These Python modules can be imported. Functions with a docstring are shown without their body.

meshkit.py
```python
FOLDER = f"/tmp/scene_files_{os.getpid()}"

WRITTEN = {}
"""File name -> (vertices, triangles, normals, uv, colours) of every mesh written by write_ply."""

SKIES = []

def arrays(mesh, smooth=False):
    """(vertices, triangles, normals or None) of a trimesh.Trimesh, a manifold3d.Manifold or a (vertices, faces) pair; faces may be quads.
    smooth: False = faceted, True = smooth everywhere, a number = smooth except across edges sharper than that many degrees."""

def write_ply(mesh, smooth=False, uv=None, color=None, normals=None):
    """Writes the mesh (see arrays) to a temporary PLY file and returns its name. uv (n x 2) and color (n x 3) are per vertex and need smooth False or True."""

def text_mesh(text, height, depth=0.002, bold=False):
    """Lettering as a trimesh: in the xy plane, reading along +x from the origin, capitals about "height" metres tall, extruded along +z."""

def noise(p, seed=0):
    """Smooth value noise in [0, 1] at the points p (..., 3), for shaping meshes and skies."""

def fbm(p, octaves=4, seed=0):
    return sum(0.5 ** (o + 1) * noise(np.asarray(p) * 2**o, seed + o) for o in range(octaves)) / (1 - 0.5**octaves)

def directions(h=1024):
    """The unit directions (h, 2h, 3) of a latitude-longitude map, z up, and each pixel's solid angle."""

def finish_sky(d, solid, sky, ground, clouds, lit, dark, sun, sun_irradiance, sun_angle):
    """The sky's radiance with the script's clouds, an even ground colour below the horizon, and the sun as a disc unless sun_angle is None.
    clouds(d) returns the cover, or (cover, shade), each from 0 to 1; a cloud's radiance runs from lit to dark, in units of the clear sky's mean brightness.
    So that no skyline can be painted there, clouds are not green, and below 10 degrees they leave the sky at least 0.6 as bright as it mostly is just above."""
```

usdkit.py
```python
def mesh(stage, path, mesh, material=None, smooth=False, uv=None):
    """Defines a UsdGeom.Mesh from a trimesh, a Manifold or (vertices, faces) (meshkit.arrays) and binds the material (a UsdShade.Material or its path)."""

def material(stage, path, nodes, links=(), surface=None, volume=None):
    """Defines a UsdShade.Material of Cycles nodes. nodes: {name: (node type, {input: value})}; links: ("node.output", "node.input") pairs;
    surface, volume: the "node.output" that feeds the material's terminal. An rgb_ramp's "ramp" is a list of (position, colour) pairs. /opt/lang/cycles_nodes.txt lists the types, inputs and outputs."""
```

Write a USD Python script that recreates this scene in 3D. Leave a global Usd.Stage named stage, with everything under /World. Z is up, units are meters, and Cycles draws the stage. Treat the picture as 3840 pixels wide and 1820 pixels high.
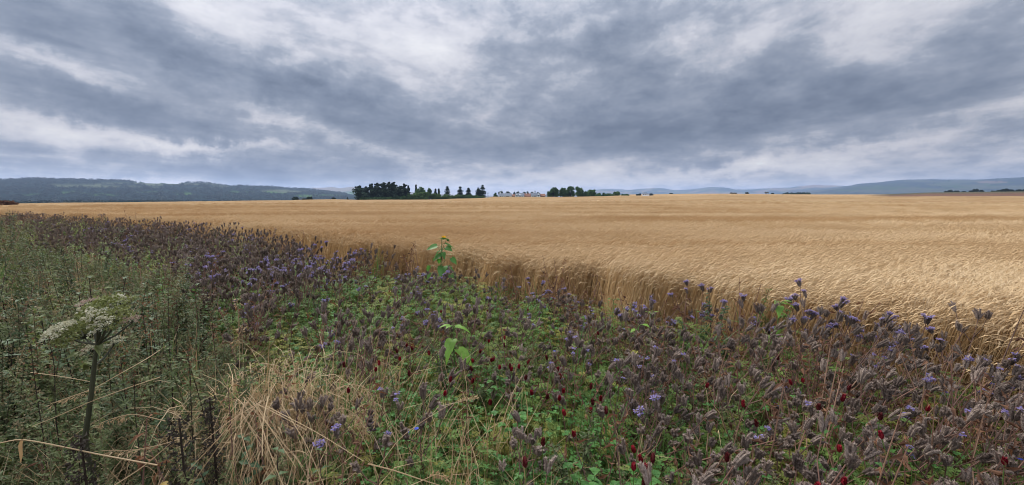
import math, numpy as np, trimesh, usdkit, meshkit
from pxr import Usd, UsdGeom, UsdLux, UsdShade, Gf, Sdf, Vt

stage = Usd.Stage.CreateInMemory()
UsdGeom.SetStageUpAxis(stage, 'Z')
UsdGeom.SetStageMetersPerUnit(stage, 1.0)
UsdGeom.Xform.Define(stage, '/World')
UsdGeom.Scope.Define(stage, '/World/Looks')

# ------------------------------------------------------------------ camera, sky, sun, exposure
EYE, FOC = 1.65, 400.0                      # eye height; focal length in pixels of a 1024 wide picture
PITCH = math.atan(44 / FOC)
EXPOSURE = 1.6
SUN_AZ, SUN_EL, SUN_I, SUN_ANGLE = math.radians(-38), math.radians(47), 0.4, 24.0
SKY_STRENGTH = 0.06
HAZE_DENSITY = 6.5e-5

cam = UsdGeom.Camera.Define(stage, '/World/camera')
cam.CreateHorizontalApertureAttr(36.0)
cam.CreateVerticalApertureAttr(36.0 * 485 / 1024)
cam.CreateFocalLengthAttr(36.0 * FOC / 1024)
cam.CreateClippingRangeAttr(Gf.Vec2f(0.05, 60000))
cam.CreateExposureAttr(EXPOSURE)
cam.AddTranslateOp().Set(Gf.Vec3d(0, 0, EYE))
cam.AddRotateXYZOp().Set(Gf.Vec3f(90 - math.degrees(PITCH), 0, 0))


def sky_material():
    N, L = {}, []
    cnt = [0]

    def node(kind, ins=None, **links):
        cnt[0] += 1
        n = 's%d' % cnt[0]
        N[n] = (kind, dict(ins or {}))
        for k, v in links.items():
            if isinstance(v, str):
                L.append((v, n + '.' + k))
            else:
                N[n][1][k] = v
        return n

    def M(op, a, b=0.0, c=0.0, clamp=False):
        n = node('math', {'math_type': op, 'use_clamp': clamp}, value1=a, value2=b, value3=c)
        return n + '.value'
    tc = node('texture_coordinate')
    sep = node('separate_xyz', vector=tc + '.generated')
    x, y, z = sep + '.x', sep + '.y', sep + '.z'
    zp = M('maximum', z, 0.0)
    # a layer of cloud seen in perspective: bands run away from the viewer, towards the north
    zc = M('add', zp, 0.085)
    u, v = M('divide', x, zc), M('divide', y, zc)
    u2 = M('add', u, M('multiply', v, -0.12))
    pl = node('combine_xyz', x=u2, y=v, z=0.0) + '.vector'
    warp = node('noise_texture', {'scale': 0.55, 'detail': 4.0, 'roughness': 0.55}, vector=pl)
    wv = node('vector_math', {'math_type': 'multiply_add', 'vector2': (1.1, 1.1, 0), 'vector3': (-0.55, -0.55, 0)}, vector1=warp + '.color') + '.vector'
    pw = node('vector_math', {'math_type': 'add'}, vector1=pl, vector2=wv) + '.vector'
    st = node('vector_math', {'math_type': 'multiply', 'vector2': (0.95, 0.62, 1.0)}, vector1=pw) + '.vector'
    big = node('noise_texture', {'scale': 0.75, 'detail': 3.0, 'roughness': 0.5}, vector=st) + '.fac'
    fine = node('noise_texture', {'scale': 1.6, 'detail': 10.0, 'roughness': 0.63, 'distortion': 0.15}, vector=st) + '.fac'
    # low cumulus along the horizon: finer, upright structure
    ang = node('combine_xyz', x=M('arctan2', x, y), y=M('multiply', z, 2.1), z=3.0) + '.vector'
    cum = node('noise_texture', {'scale': 3.6, 'detail': 13.0, 'roughness': 0.62, 'distortion': 0.1}, vector=ang) + '.fac'
    low = M('subtract', 1.0, M('multiply', zp, 4.5, clamp=True), clamp=True)
    tex = M('add', M('multiply', M('subtract', big, 0.5), 0.75), M('multiply', M('subtract', fine, 0.5), 2.3))
    cum2 = node('noise_texture', {'scale': 11.0, 'detail': 11.0, 'roughness': 0.62, 'distortion': 0.1}, vector=ang) + '.fac'
    lay = node('combine_xyz', x=M('multiply', M('arctan2', x, y), 0.8), y=M('multiply', z, 9.0), z=7.0) + '.vector'
    layer = node('noise_texture', {'scale': 3.6, 'detail': 8.0, 'roughness': 0.6, 'distortion': 0.2}, vector=lay) + '.fac'
    lump = M('multiply', M('subtract', cum, 0.5), 2.6)
    lump = M('add', lump, M('multiply', M('subtract', cum2, 0.5), 1.5))
    tex = M('add', tex, M('multiply', M('multiply', M('subtract', layer, 0.5), 2.2), low))
    tex = M('add', M('multiply', tex, M('subtract', 0.62, M('multiply', low, 0.42))), M('multiply', lump, M('add', 0.62, M('multiply', low, 0.3))))
    # the large cloud masses, placed by bearing (tangent) and height (tangent)
    wa = node('noise_texture', {'scale': 3.6, 'detail': 9.0, 'roughness': 0.68}, vector=tc + '.generated')
    ws = node('separate_color', color=wa + '.color')
    yy = M('maximum', y, 0.05)
    a = M('add', M('divide', x, yy), M('multiply', M('subtract', ws + '.r', 0.5), 0.5))
    b = M('add', M('divide', z, yy), M('multiply', M('subtract', ws + '.g', 0.5), 0.22))
    total = None
    for (px, py, sx, sy, rot, amp) in MASSES:
        rx, ry, rz = photo_ray(px, py)
        a0, b0 = rx / ry, rz / ry
        ca, sa = math.cos(math.radians(rot)), math.sin(math.radians(rot))
        da, db = M('subtract', a, a0), M('subtract', b, b0)
        sx_, sy_ = sx / 1500.0, sy / 1500.0
        e1 = M('add', M('multiply', da, ca / sx_), M('multiply', db, sa / sx_))
        e2 = M('add', M('multiply', da, -sa / sy_), M('multiply', db, ca / sy_))
        r2 = M('add', M('multiply', e1, e1), M('multiply', e2, e2))
        g = M('multiply', M('power', 2.718, M('multiply', r2, -1.0)), amp)
        total = g if total is None else M('add', total, g)
    front = M('multiply', M('subtract', y, 0.12), 6.0, clamp=True)
    total = M('multiply', total, front)
    t = M('add', M('add', tex, total), 0.5)
    ramp = node('rgb_ramp', {'ramp': CLOUD_RAMP}, fac=M('multiply', M('add', t, 0.3), 0.625)) + '.color'
    # overcast skies brighten towards the zenith, and near the veiled sun
    sd = (math.cos(SUN_EL) * math.sin(SUN_AZ), math.cos(SUN_EL) * math.cos(SUN_AZ), math.sin(SUN_EL))
    dot = node('vector_math', {'math_type': 'dot_product', 'vector2': sd}, vector1=tc + '.generated') + '.value'
    glow = M('power', M('maximum', dot, 0.0), 6.0)
    zen = M('power', zp, 2.8)
    gain = M('add', M('add', 1.0, M('multiply', zen, ZENITH)), M('multiply', glow, GLOW))
    cl = node('vector_math', {'math_type': 'scale'}, vector1=ramp, scale=M('multiply', gain, CLOUD_GAIN)) + '.vector'
    dusk = node('mix', {'mix_type': 'multiply', 'color2': (1.04, 0.985, 0.90)}, fac=low, color1=cl) + '.color'
    sk = node('sky_texture', {'sky_type': 'single_scattering', 'sun_disc': False, 'sun_elevation': SUN_EL, 'sun_rotation': SUN_AZ})
    cover = M('subtract', 1.0, M('multiply', M('subtract', t, 1.3), 2.5, clamp=True), clamp=True)
    cover = M('maximum', cover, 0.75)
    mx = node('mix', {'mix_type': 'mix'}, fac=cover, color1=sk + '.color', color2=dusk) + '.color'
    bg = node('background_shader', {'strength': SKY_STRENGTH}, color=mx)
    return usdkit.material(stage, '/World/Looks/sky_look', N, L, surface=bg + '.background')


def photo_ray(px, py):
    """Direction of a point of the 3840 x 1820 photograph, used to survey where things stand."""
    x, y = (px - 1920) * 1024 / 3840, (py - 910) * 1024 / 3840
    c, s = math.cos(PITCH), math.sin(PITCH)
    return x, FOC * c - y * s, -(FOC * s + y * c)


# centre and half size in photograph pixels, tilt, lightness
MASSES = [
    (100, 50, 240, 130, -20, -0.42), (610, 120, 340, 95, -29, -0.55), (480, 395, 580, 85, -13, -0.6), (1080, 320, 270, 105, -25, -0.52), (1520, 470, 380, 75, -18, -0.3),
    (2700, 390, 600, 140, 8, -0.42), (3180, 420, 450, 110, 15, -0.32), (2300, 110, 150, 140, 0, -0.42), (2960, 180, 300, 85, 45, -0.25), (2250, 545, 420, 55, 4, -0.3), (500, 605, 800, 42, -3, -0.38), (3650, 250, 200, 120, 30, -0.15),
    (220, 238, 350, 30, -14, 0.4), (110, 430, 260, 70, -18, 0.42), (500, 510, 620, 26, -10, 0.4), (1350, 100, 480, 130, -10, 0.15), (1600, 250, 340, 140, -20, 0.10), (1000, 440, 160, 38, -25, 0.36),
    (820, 548, 380, 16, -5, 0.36), (1330, 520, 170, 28, -10, 0.3), (2650, 648, 420, 24, 2, 0.34), (3150, 570, 520, 28, 12, 0.32), (3350, 100, 450, 100, 20, 0.15), (400, 672, 600, 12, 0, 0.3), (1800, 690, 400, 14, 0, 0.2)]
CLOUD_RAMP = [(0.0, (0.135, 0.165, 0.225)), (0.1875, (0.19, 0.225, 0.295)), (0.325, (0.245, 0.28, 0.352)), (0.4375, (0.305, 0.338, 0.41)), (0.4875, (0.37, 0.4, 0.468)), (0.5625, (0.43, 0.45, 0.513)), (0.6375, (0.525, 0.535, 0.59)), (0.8125, (0.63, 0.635, 0.675)), (1.0, (0.73, 0.73, 0.75))]
ZENITH, GLOW, CLOUD_GAIN = 4.2, 0.25, 5.3

dome = UsdLux.DomeLight.Define(stage, '/World/sky')
dome.CreateIntensityAttr(1.0)
UsdShade.MaterialBindingAPI.Apply(dome.GetPrim()).Bind(sky_material())
dome.GetPrim().SetCustomDataByKey('kind', 'structure')
sun = UsdLux.DistantLight.Define(stage, '/World/sun')
sun.CreateIntensityAttr(SUN_I)
sun.CreateAngleAttr(SUN_ANGLE)
sun.CreateNormalizeAttr(True) if hasattr(sun, 'CreateNormalizeAttr') else None
sun.GetPrim().GetAttribute('inputs:normalize').Set(True)
sun.CreateColorAttr(Gf.Vec3f(1.0, 0.95, 0.87))
sun.AddRotateXYZOp().Set(Gf.Vec3f(90 - math.degrees(SUN_EL), 0, -math.degrees(SUN_AZ) + 180))

# ------------------------------------------------------------------ helpers
R0 = np.random.default_rng(20240817)
fbm = meshkit.fbm
TAKEN = {}


def numbered(name, parent='/World'):
    key = (parent, name)
    k = TAKEN.get(key, 0)
    TAKEN[key] = k + 1
    return '%s/%s' % (parent, name) + ('_%03d' % k if k else '')


def tag(prim, label=None, category=None, group=None, kind=None):
    prim = prim.GetPrim() if hasattr(prim, 'GetPrim') else prim
    for k, v in (('label', label), ('category', category), ('group', group), ('kind', kind)):
        if v:
            prim.SetCustomDataByKey(k, v)
    return prim


def thing(name, loc=(0, 0, 0), rotz=0.0, label=None, category=None, group=None, kind=None, scale=None, lean=None):
    x = UsdGeom.Xform.Define(stage, numbered(name))
    x.AddTranslateOp().Set(Gf.Vec3d(*map(float, loc)))
    if lean:
        x.AddRotateXYZOp().Set(Gf.Vec3f(*lean))
    x.AddRotateZOp().Set(float(math.degrees(rotz)))
    if scale is not None:
        x.AddScaleOp().Set(Gf.Vec3f(*(scale if np.ndim(scale) else (scale,) * 3)))
    tag(x, label, category, group, kind)
    return str(x.GetPath())


class MB:
    """Collects vertices and triangles of one mesh."""

    def __init__(self):
        self.v, self.f, self.n, self.c = [], [], 0, []

    def add(self, v, f, color=None):
        v = np.asarray(v, float)
        self.v.append(v)
        self.f.append(np.asarray(f, int) + self.n)
        self.n += len(v)
        if color is not None:
            self.c.append(np.broadcast_to(np.asarray(color, float), v.shape))
        return self

    def mesh(self, m):
        return self.add(m.vertices, m.faces)

    def arrays(self):
        return np.vstack(self.v), np.vstack(self.f)

    def build(self, name, mat, parent='/World', smooth=False):
        v, f = self.arrays()
        m = usdkit.mesh(stage, numbered(name, parent), (v, f), mat, smooth=smooth)
        if self.c and not smooth:
            UsdGeom.PrimvarsAPI(m).CreatePrimvar('tint', Sdf.ValueTypeNames.Color3fArray, 'vertex').Set(Vt.Vec3fArray.FromNumpy(np.vstack(self.c).astype(np.float32)))
        return m

    # ---- pieces
    def tube(self, P, R, k=5, cap=True):
        P = np.asarray(P, float)
        R = np.broadcast_to(np.asarray(R, float), (len(P),))
        T = np.gradient(P, axis=0)
        T /= np.maximum(np.linalg.norm(T, axis=1, keepdims=True), 1e-9)
        ref = np.array([0.0, 0, 1]) if abs(T[0, 2]) < 0.9 else np.array([1.0, 0, 0])
        A = np.cross(T, ref)
        A /= np.maximum(np.linalg.norm(A, axis=1, keepdims=True), 1e-9)
        B = np.cross(T, A)
        th = np.arange(k) / k * 2 * math.pi
        ring = A[:, None] * np.cos(th)[None, :, None] + B[:, None] * np.sin(th)[None, :, None]
        V = (P[:, None] + ring * R[:, None, None]).reshape(-1, 3)
        i = np.arange(len(P) - 1)[:, None] * k
        j, j2 = np.arange(k)[None], (np.arange(k)[None] + 1) % k
        F = np.concatenate([np.stack([i + j, i + k + j, i + k + j2], -1).reshape(-1, 3), np.stack([i + j, i + k + j2, i + j2], -1).reshape(-1, 3)])
        if cap:
            a, e = len(V), (len(P) - 1) * k
            V = np.vstack([V, P[-1] + T[-1] * R[-1] * 0.5])
            F = np.vstack([F, np.stack([e + np.arange(k), np.full(k, a), e + (np.arange(k) + 1) % k], -1)])
        return self.add(V, F)

    def leaves(self, base, d, nrm, L, W, fold=0.15, mid=0.45, droop=0.12):
        """Many small pointed leaves at once, each folded along its rib: four triangles."""
        base = np.atleast_2d(base)
        n = len(base)
        d = np.broadcast_to(d, (n, 3)) / np.maximum(np.linalg.norm(np.broadcast_to(d, (n, 3)), axis=1, keepdims=True), 1e-9)
        s = np.cross(d, np.broadcast_to(nrm, (n, 3)))
        s /= np.maximum(np.linalg.norm(s, axis=1, keepdims=True), 1e-9)
        u = np.cross(s, d)
        L, W = np.broadcast_to(L, (n,))[:, None], np.broadcast_to(W, (n,))[:, None]
        m = base + d * L * mid
        V = np.stack([base, m - s * W / 2 + u * W * fold, m + s * W / 2 + u * W * fold, m, base + d * L - u * L * droop], 1).reshape(-1, 3)
        k = (np.arange(n) * 5)[:, None, None]
        F = (np.array([[0, 3, 1], [0, 2, 3], [1, 3, 4], [3, 2, 4]])[None] + k).reshape(-1, 3)
        return self.add(V, F)

    def slivers(self, base, tip, side, w):
        """Thin triangles from base to tip."""
        n = len(base)
        w = np.broadcast_to(w, (n,))[:, None]
        V = np.stack([base - side * w / 2, base + side * w / 2, tip], 1).reshape(-1, 3)
        return self.add(V, np.arange(3 * n).reshape(-1, 3))

    def ribbon(self, P, W, side):
        P = np.asarray(P, float)
        W = np.broadcast_to(np.asarray(W, float), (len(P),))[:, None]
        side = np.broadcast_to(side, P.shape)
        V = np.stack([P - side * W / 2, P + side * W / 2], 1).reshape(-1, 3)
        i = np.arange(len(P) - 1)[:, None] * 2
        return self.add(V, np.concatenate([i + [[0, 1, 3]], i + [[0, 3, 2]]]))


def unit(a):
    a = np.asarray(a, float)
    return a / np.maximum(np.linalg.norm(a, axis=-1, keepdims=True), 1e-9)


def rdir(r, n):
    return unit(r.normal(size=(n, 3)))


def at(px, py, z):
    """Where the sight line of a photograph point meets the height z."""
    d = photo_ray(px, py)
    t = (z - EYE) / d[2]
    return np.array([d[0] * t, d[1] * t, z])


def at_y(px, py, y):
    d = photo_ray(px, py)
    return np.array([d[0] * y / d[1], y, EYE + d[2] * y / d[1]])


def proj(x, y, z):
    c, s = math.cos(PITCH), math.sin(PITCH)
    zz = np.asarray(z) - EYE
    fwd, dn = y * c - zz * s, -(y * s + zz * c)
    fwd = np.where(fwd > 0.05, fwd, 0.05)
    return 1920 + 1500 * x / fwd, 910 + 1500 * dn / fwd


# ------------------------------------------------------------------ materials
def mat_plain(name, col, rough=0.8, spec=0.2, var=0.0, hue=0.0):
    nodes = {'p': ('principled_bsdf', {'base_color': col, 'roughness': rough, 'specular_ior_level': spec})}
    links = []
    if var:
        nodes['tc'] = ('texture_coordinate', {})
        nodes['n'] = ('noise_texture', {'scale': 3.0, 'detail': 5.0})
        nodes['r'] = ('map_range', {'from_min': 0.3, 'from_max': 0.7, 'to_min': 1 - var, 'to_max': 1 + var})
        nodes['c'] = ('vector_math', {'math_type': 'scale', 'vector1': col})
        links = [('tc.object', 'n.vector'), ('n.fac', 'r.value'), ('r.result', 'c.scale'), ('c.vector', 'p.base_color')]
    return usdkit.material(stage, '/World/Looks/' + name, nodes, links, surface='p.BSDF')


def mat_leaf(name, cols, trans=0.35, rough=0.55, inst=0.3, spec=0.25):
    """Leaf: colour varies from leaf to leaf (cols: ramp) and from plant to plant, some light passes through."""
    nodes = {
        'g': ('geometry', {}), 'o': ('object_info', {}),
        'm': ('math', {'math_type': 'multiply_add', 'value2': 1 - inst, 'value3': 0.0}),
        'm2': ('math', {'math_type': 'multiply_add', 'value2': inst}),
        'r': ('rgb_ramp', {'ramp': cols}),
        'p': ('principled_bsdf', {'roughness': rough, 'specular_ior_level': spec}),
        't': ('translucent_bsdf', {}),
        'hs': ('hsv', {'hue': 0.495, 'saturation': 1.1, 'value': 1.15}),
        'x': ('mix_closure', {'fac': trans})}
    links = [('g.random_per_island', 'm.value1'), ('o.random', 'm2.value1'), ('m.value', 'm2.value3'), ('m2.value', 'r.fac'), ('r.color', 'p.base_color'),
             ('r.color', 'hs.color'), ('hs.color', 't.color'), ('p.BSDF', 'x.closure1'), ('t.BSDF', 'x.closure2')]
    return usdkit.material(stage, '/World/Looks/' + name, nodes, links, surface='x.closure')


LK = {}
LK['finger'] = mat_leaf('phacelia_seed_head', [(0, (0.140, 0.106, 0.089)), (.5, (0.270, 0.211, 0.175)), (1, (0.410, 0.335, 0.275))], .15, .9, .65)
LK['bristle'] = mat_leaf('phacelia_hair', [(0, (0.338, 0.273, 0.234)), (1, (0.598, 0.501, 0.416))], .35, .9, .3)
LK['violet'] = mat_leaf('phacelia_petal', [(0, (.22, .18, .38)), (.6, (.31, .265, .50)), (1, (.43, .385, .60))], .35, .6, .3)
LK['redstem'] = mat_leaf('phacelia_stem', [(0, (0.087, 0.051, 0.039)), (.6, (0.167, 0.087, 0.063)), (1, (0.234, 0.147, 0.087))], 0.0, .7, .9)
LK['fern'] = mat_leaf('phacelia_leaf', [(0, (0.091, 0.160, 0.045)), (.45, (0.160, 0.251, 0.063)), (.8, (0.288, 0.304, 0.084)), (1, (0.410, 0.288, 0.113))], .42, .55, .6)
LK['clover'] = mat_leaf('clover_leaf', [(0, (0.064, 0.166, 0.043)), (.6, (0.108, 0.259, 0.061)), (1, (0.201, 0.359, 0.093))], .42, .5, .45)
LK['yellowfern'] = mat_leaf('yellowing_leaf', [(0, (0.165, 0.198, 0.044)), (.5, (0.286, 0.270, 0.066)), (.85, (0.396, 0.308, 0.083)), (1, (0.330, 0.165, 0.066))], .42, .6, .5)
LK['weed'] = mat_leaf('weed_leaf', [(0, (0.065, 0.094, 0.040)), (.5, (0.147, 0.177, 0.068)), (.85, (0.254, 0.242, 0.109)), (1, (0.389, 0.319, 0.153))], .35, .6, .55)
LK['bluegreen'] = mat_leaf('nettle_leaf', [(0, (.045, .085, .036)), (.6, (.085, .135, .055)), (1, (.15, .185, .075))], .35, .6, .5)
LK['weedstem'] = mat_leaf('weed_stem', [(0, (.05, .045, .025)), (.6, (.10, .09, .045)), (1, (.17, .13, .075))], 0.0, .7, .9)
LK['seedtop'] = mat_leaf('weed_seed', [(0, (0.100, 0.081, 0.044)), (.5, (0.200, 0.163, 0.088)), (1, (0.350, 0.275, 0.163))], .2, .8, .6)
LK['darkstem'] = mat_plain('dark_stem', (.028, .02, .015), .8, .1)
LK['browndead'] = mat_leaf('withered_leaf', [(0, (0.084, 0.042, 0.026)), (.5, (0.180, 0.090, 0.048)), (1, (0.324, 0.180, 0.096))], .25, .8, .5)
LK['greengrass'] = mat_leaf('grass_blade', [(0, (0.066, 0.132, 0.036)), (.6, (0.120, 0.180, 0.054)), (1, (0.276, 0.252, 0.108))], .35, .5, .4)
LK['straw'] = mat_leaf('dry_grass', [(0, (0.352, 0.242, 0.132)), (.5, (0.594, 0.462, 0.275)), (1, (0.770, 0.660, 0.451))], .25, .6, .3)
LK['clover_red'] = mat_leaf('crimson_petal', [(0, (.13, .008, .014)), (.5, (.24, .014, .024)), (1, (.40, .04, .05))], .2, .6, .7)
LK['clover_dark'] = mat_leaf('crimson_calyx', [(0, (.08, .01, .012)), (1, (.17, .02, .022))], .1, .7, .5)
LK['sunleaf'] = mat_leaf('sunflower_leaf', [(0, (0.070, 0.182, 0.042)), (.5, (0.112, 0.266, 0.056)), (1, (0.210, 0.378, 0.070))], .45, .5, .2)
LK['limeleaf'] = mat_leaf('young_sunflower_leaf', [(0, (.15, .29, .045)), (1, (.26, .41, .075))], .45, .5, .2)
LK['paleleaf'] = mat_leaf('yellowed_sunflower_leaf', [(0, (.36, .36, .07)), (1, (.45, .42, .12))], .4, .6, .2)
LK['sunstem'] = mat_plain('sunflower_stem', (.10, .16, .05), .6, .2)
LK['yellow'] = mat_leaf('yellow_petal', [(0, (.70, .42, .03)), (1, (.80, .56, .05))], .35, .6, .2)
LK['umbelgreen'] = mat_leaf('umbel_seed', [(0, (.16, .18, .06)), (1, (.28, .28, .11))], .2, .7, .1)
LK['umbelwhite'] = mat_leaf('umbel_flower', [(0, (0.414, 0.402, 0.287)), (1, (0.667, 0.644, 0.517))], .25, .7, .1)
LK['umbelpink'] = mat_leaf('umbel_faded', [(0, (.34, .25, .20)), (1, (.46, .36, .29))], .25, .7, .1)
LK['umbelstem'] = mat_plain('umbel_stem', (.032, .034, .018), .6, .25, .3)
LK['blue'] = mat_leaf('blue_petal', [(0, (.06, .09, .5)), (1, (.12, .16, .7))], .3, .6, .2)
LK['pine'] = mat_leaf('pine_needles', [(0, (0.018, 0.036, 0.026)), (.6, (0.031, 0.060, 0.036)), (1, (0.060, 0.091, 0.049))], .1, .7, .4)
LK['oak'] = mat_leaf('broadleaf', [(0, (0.048, 0.101, 0.039)), (.6, (0.080, 0.156, 0.053)), (1, (0.144, 0.235, 0.076))], .2, .6, .5)
LK['farwood'] = mat_leaf('far_wood', [(0, (.012, .025, .017)), (.6, (.02, .038, .022)), (1, (.036, .058, .028))], .1, .7, .5)
LK['scrub'] = mat_leaf('scrub_leaf', [(0, (0.058, 0.113, 0.041)), (.6, (0.100, 0.173, 0.055)), (1, (0.173, 0.246, 0.082))], .2, .6, .5)
LK['bark'] = mat_plain('bark', (.045, .036, .03), .9, .1, .3)
LK['render'] = mat_plain('white_render', (.74, .74, .72), .8, .2, .08)
LK['slate'] = mat_plain('slate_roof', (.10, .12, .155), .6, .3, .2)
LK['brick'] = mat_plain('brown_cladding', (.21, .105, .075), .85, .1, .2)
LK['pane'] = mat_plain('window_pane', (.035, .045, .06), .12, .6)
LK['frame'] = mat_plain('white_frame', (.6, .6, .6), .6, .3)
LK['metal'] = mat_plain('dull_metal', (.08, .09, .10), .5, .4)


def mat_tinted(name, scale, var, rough=0.9):
    """Land seen from afar: the cover's own colour per vertex, broken up by fine variation."""
    nodes = {'a': ('attribute', {'attribute': 'tint'}), 'g': ('geometry', {}),
             'n': ('noise_texture', {'scale': scale, 'detail': 8.0, 'roughness': 0.65}),
             'r': ('map_range', {'from_min': 0.3, 'from_max': 0.7, 'to_min': 1 - var, 'to_max': 1 + var}),
             'c': ('vector_math', {'math_type': 'scale'}),
             'p': ('principled_bsdf', {'roughness': rough, 'specular_ior_level': 0.0})}
    links = [('g.position', 'n.vector'), ('n.fac', 'r.value'), ('a.color', 'c.vector1'), ('r.result', 'c.scale'), ('c.vector', 'p.base_color')]
    return usdkit.material(stage, '/World/Looks/' + name, nodes, links, surface='p.BSDF')


LK['hill'] = mat_tinted('hill_cover', 0.012, 0.25)
LK['farfield'] = mat_tinted('far_field_cover', 0.05, 0.12)
LK['soil'] = mat_tinted('bare_ground', 2.5, 0.35, 0.95)

# ripe barley: streaks of riper, browner and paler crop run across the field, the same for single stalks and for the crop seen from afar
def mat_barley(name, lo, mid, hi, trans, leafvar, bump=False):
    nodes = {
        'g': ('geometry', {}),
        'm1': ('mapping', {'scale': (0.035, 0.30, 0.0), 'rotation': (0, 0, 0.10)}),
        'n1': ('noise_texture', {'scale': 1.0, 'detail': 5.0, 'roughness': 0.6, 'distortion': 0.5}),
        'm2': ('mapping', {'scale': (0.55, 2.2, 0.0), 'rotation': (0, 0, 0.3)}),
        'n2': ('noise_texture', {'scale': 1.0, 'detail': 7.0, 'roughness': 0.7}),
        'm3': ('mapping', {'scale': (0.006, 0.02, 0.0)}),
        'n3': ('noise_texture', {'scale': 1.0, 'detail': 3.0}),
        'k1': ('math', {'math_type': 'multiply_add', 'value2': 1.7, 'value3': -0.85 + .5}),
        'k2': ('math', {'math_type': 'multiply_add', 'value2': 0.55}),
        'k3': ('math', {'math_type': 'multiply_add', 'value2': 0.45}),
        'k4': ('math', {'math_type': 'multiply_add', 'value2': leafvar}),
        'k5': ('math', {'math_type': 'subtract', 'value2': .275 + .225 + leafvar / 2}),
        'r': ('rgb_ramp', {'ramp': [(.12, lo), (.5, mid), (.88, hi)]}),
        'p': ('principled_bsdf', {'roughness': 0.75, 'specular_ior_level': 0.0 if bump else 0.2}), 't': ('translucent_bsdf', {}), 'x': ('mix_closure', {'fac': trans})}
    links = [('g.position', 'm1.vector'), ('g.position', 'm2.vector'), ('g.position', 'm3.vector'), ('m1.vector', 'n1.vector'), ('m2.vector', 'n2.vector'), ('m3.vector', 'n3.vector'),
             ('n1.fac', 'k1.value1'), ('n2.fac', 'k2.value1'), ('k1.value', 'k2.value3'), ('n3.fac', 'k3.value1'), ('k2.value', 'k3.value3'),
             ('g.random_per_island', 'k4.value1'), ('k3.value', 'k4.value3'), ('k4.value', 'k5.value1'), ('k5.value', 'r.fac'), ('r.color', 'p.base_color'), ('r.color', 't.color'), ('p.BSDF', 'x.closure1'), ('t.BSDF', 'x.closure2')]
    if bump:
        nodes['b'] = ('bump', {'strength': 0.7, 'distance': 0.15})
        links += [('n2.fac', 'b.height'), ('b.normal', 'p.normal')]
    return usdkit.material(stage, '/World/Looks/' + name, nodes, links, surface='x.closure')


LK['barleystem'] = mat_barley('barley_stem', (.50, .33, .155), (.64, .46, .25), (.73, .56, .33), .3, .5)
LK['barleyear'] = mat_barley('barley_ear', (.475, .31, .15), (.65, .505, .315), (.745, .63, .43), .25, .35)
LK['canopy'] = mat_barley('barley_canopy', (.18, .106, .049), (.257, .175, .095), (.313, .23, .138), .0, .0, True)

# ------------------------------------------------------------------ lie of the land
EDGE = np.array([(60, -38.), (20, -9.3), (8, -0.6), (5, 1.75), (3.44, 3.03), (1.09, 5.1), (-1.3, 6.9), (-4.3, 9.0), (-8, 12.3), (-14, 16.4), (-25, 23.0), (-60, 43), (-300, 150)])[::-1]


def edge_y(x):
    return np.interp(x, EDGE[:, 0], EDGE[:, 1])


def edge_off(x, y):
    """Metres from the barley's edge, positive on the viewer's side."""
    return (edge_y(x) - y) * 0.79


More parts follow.
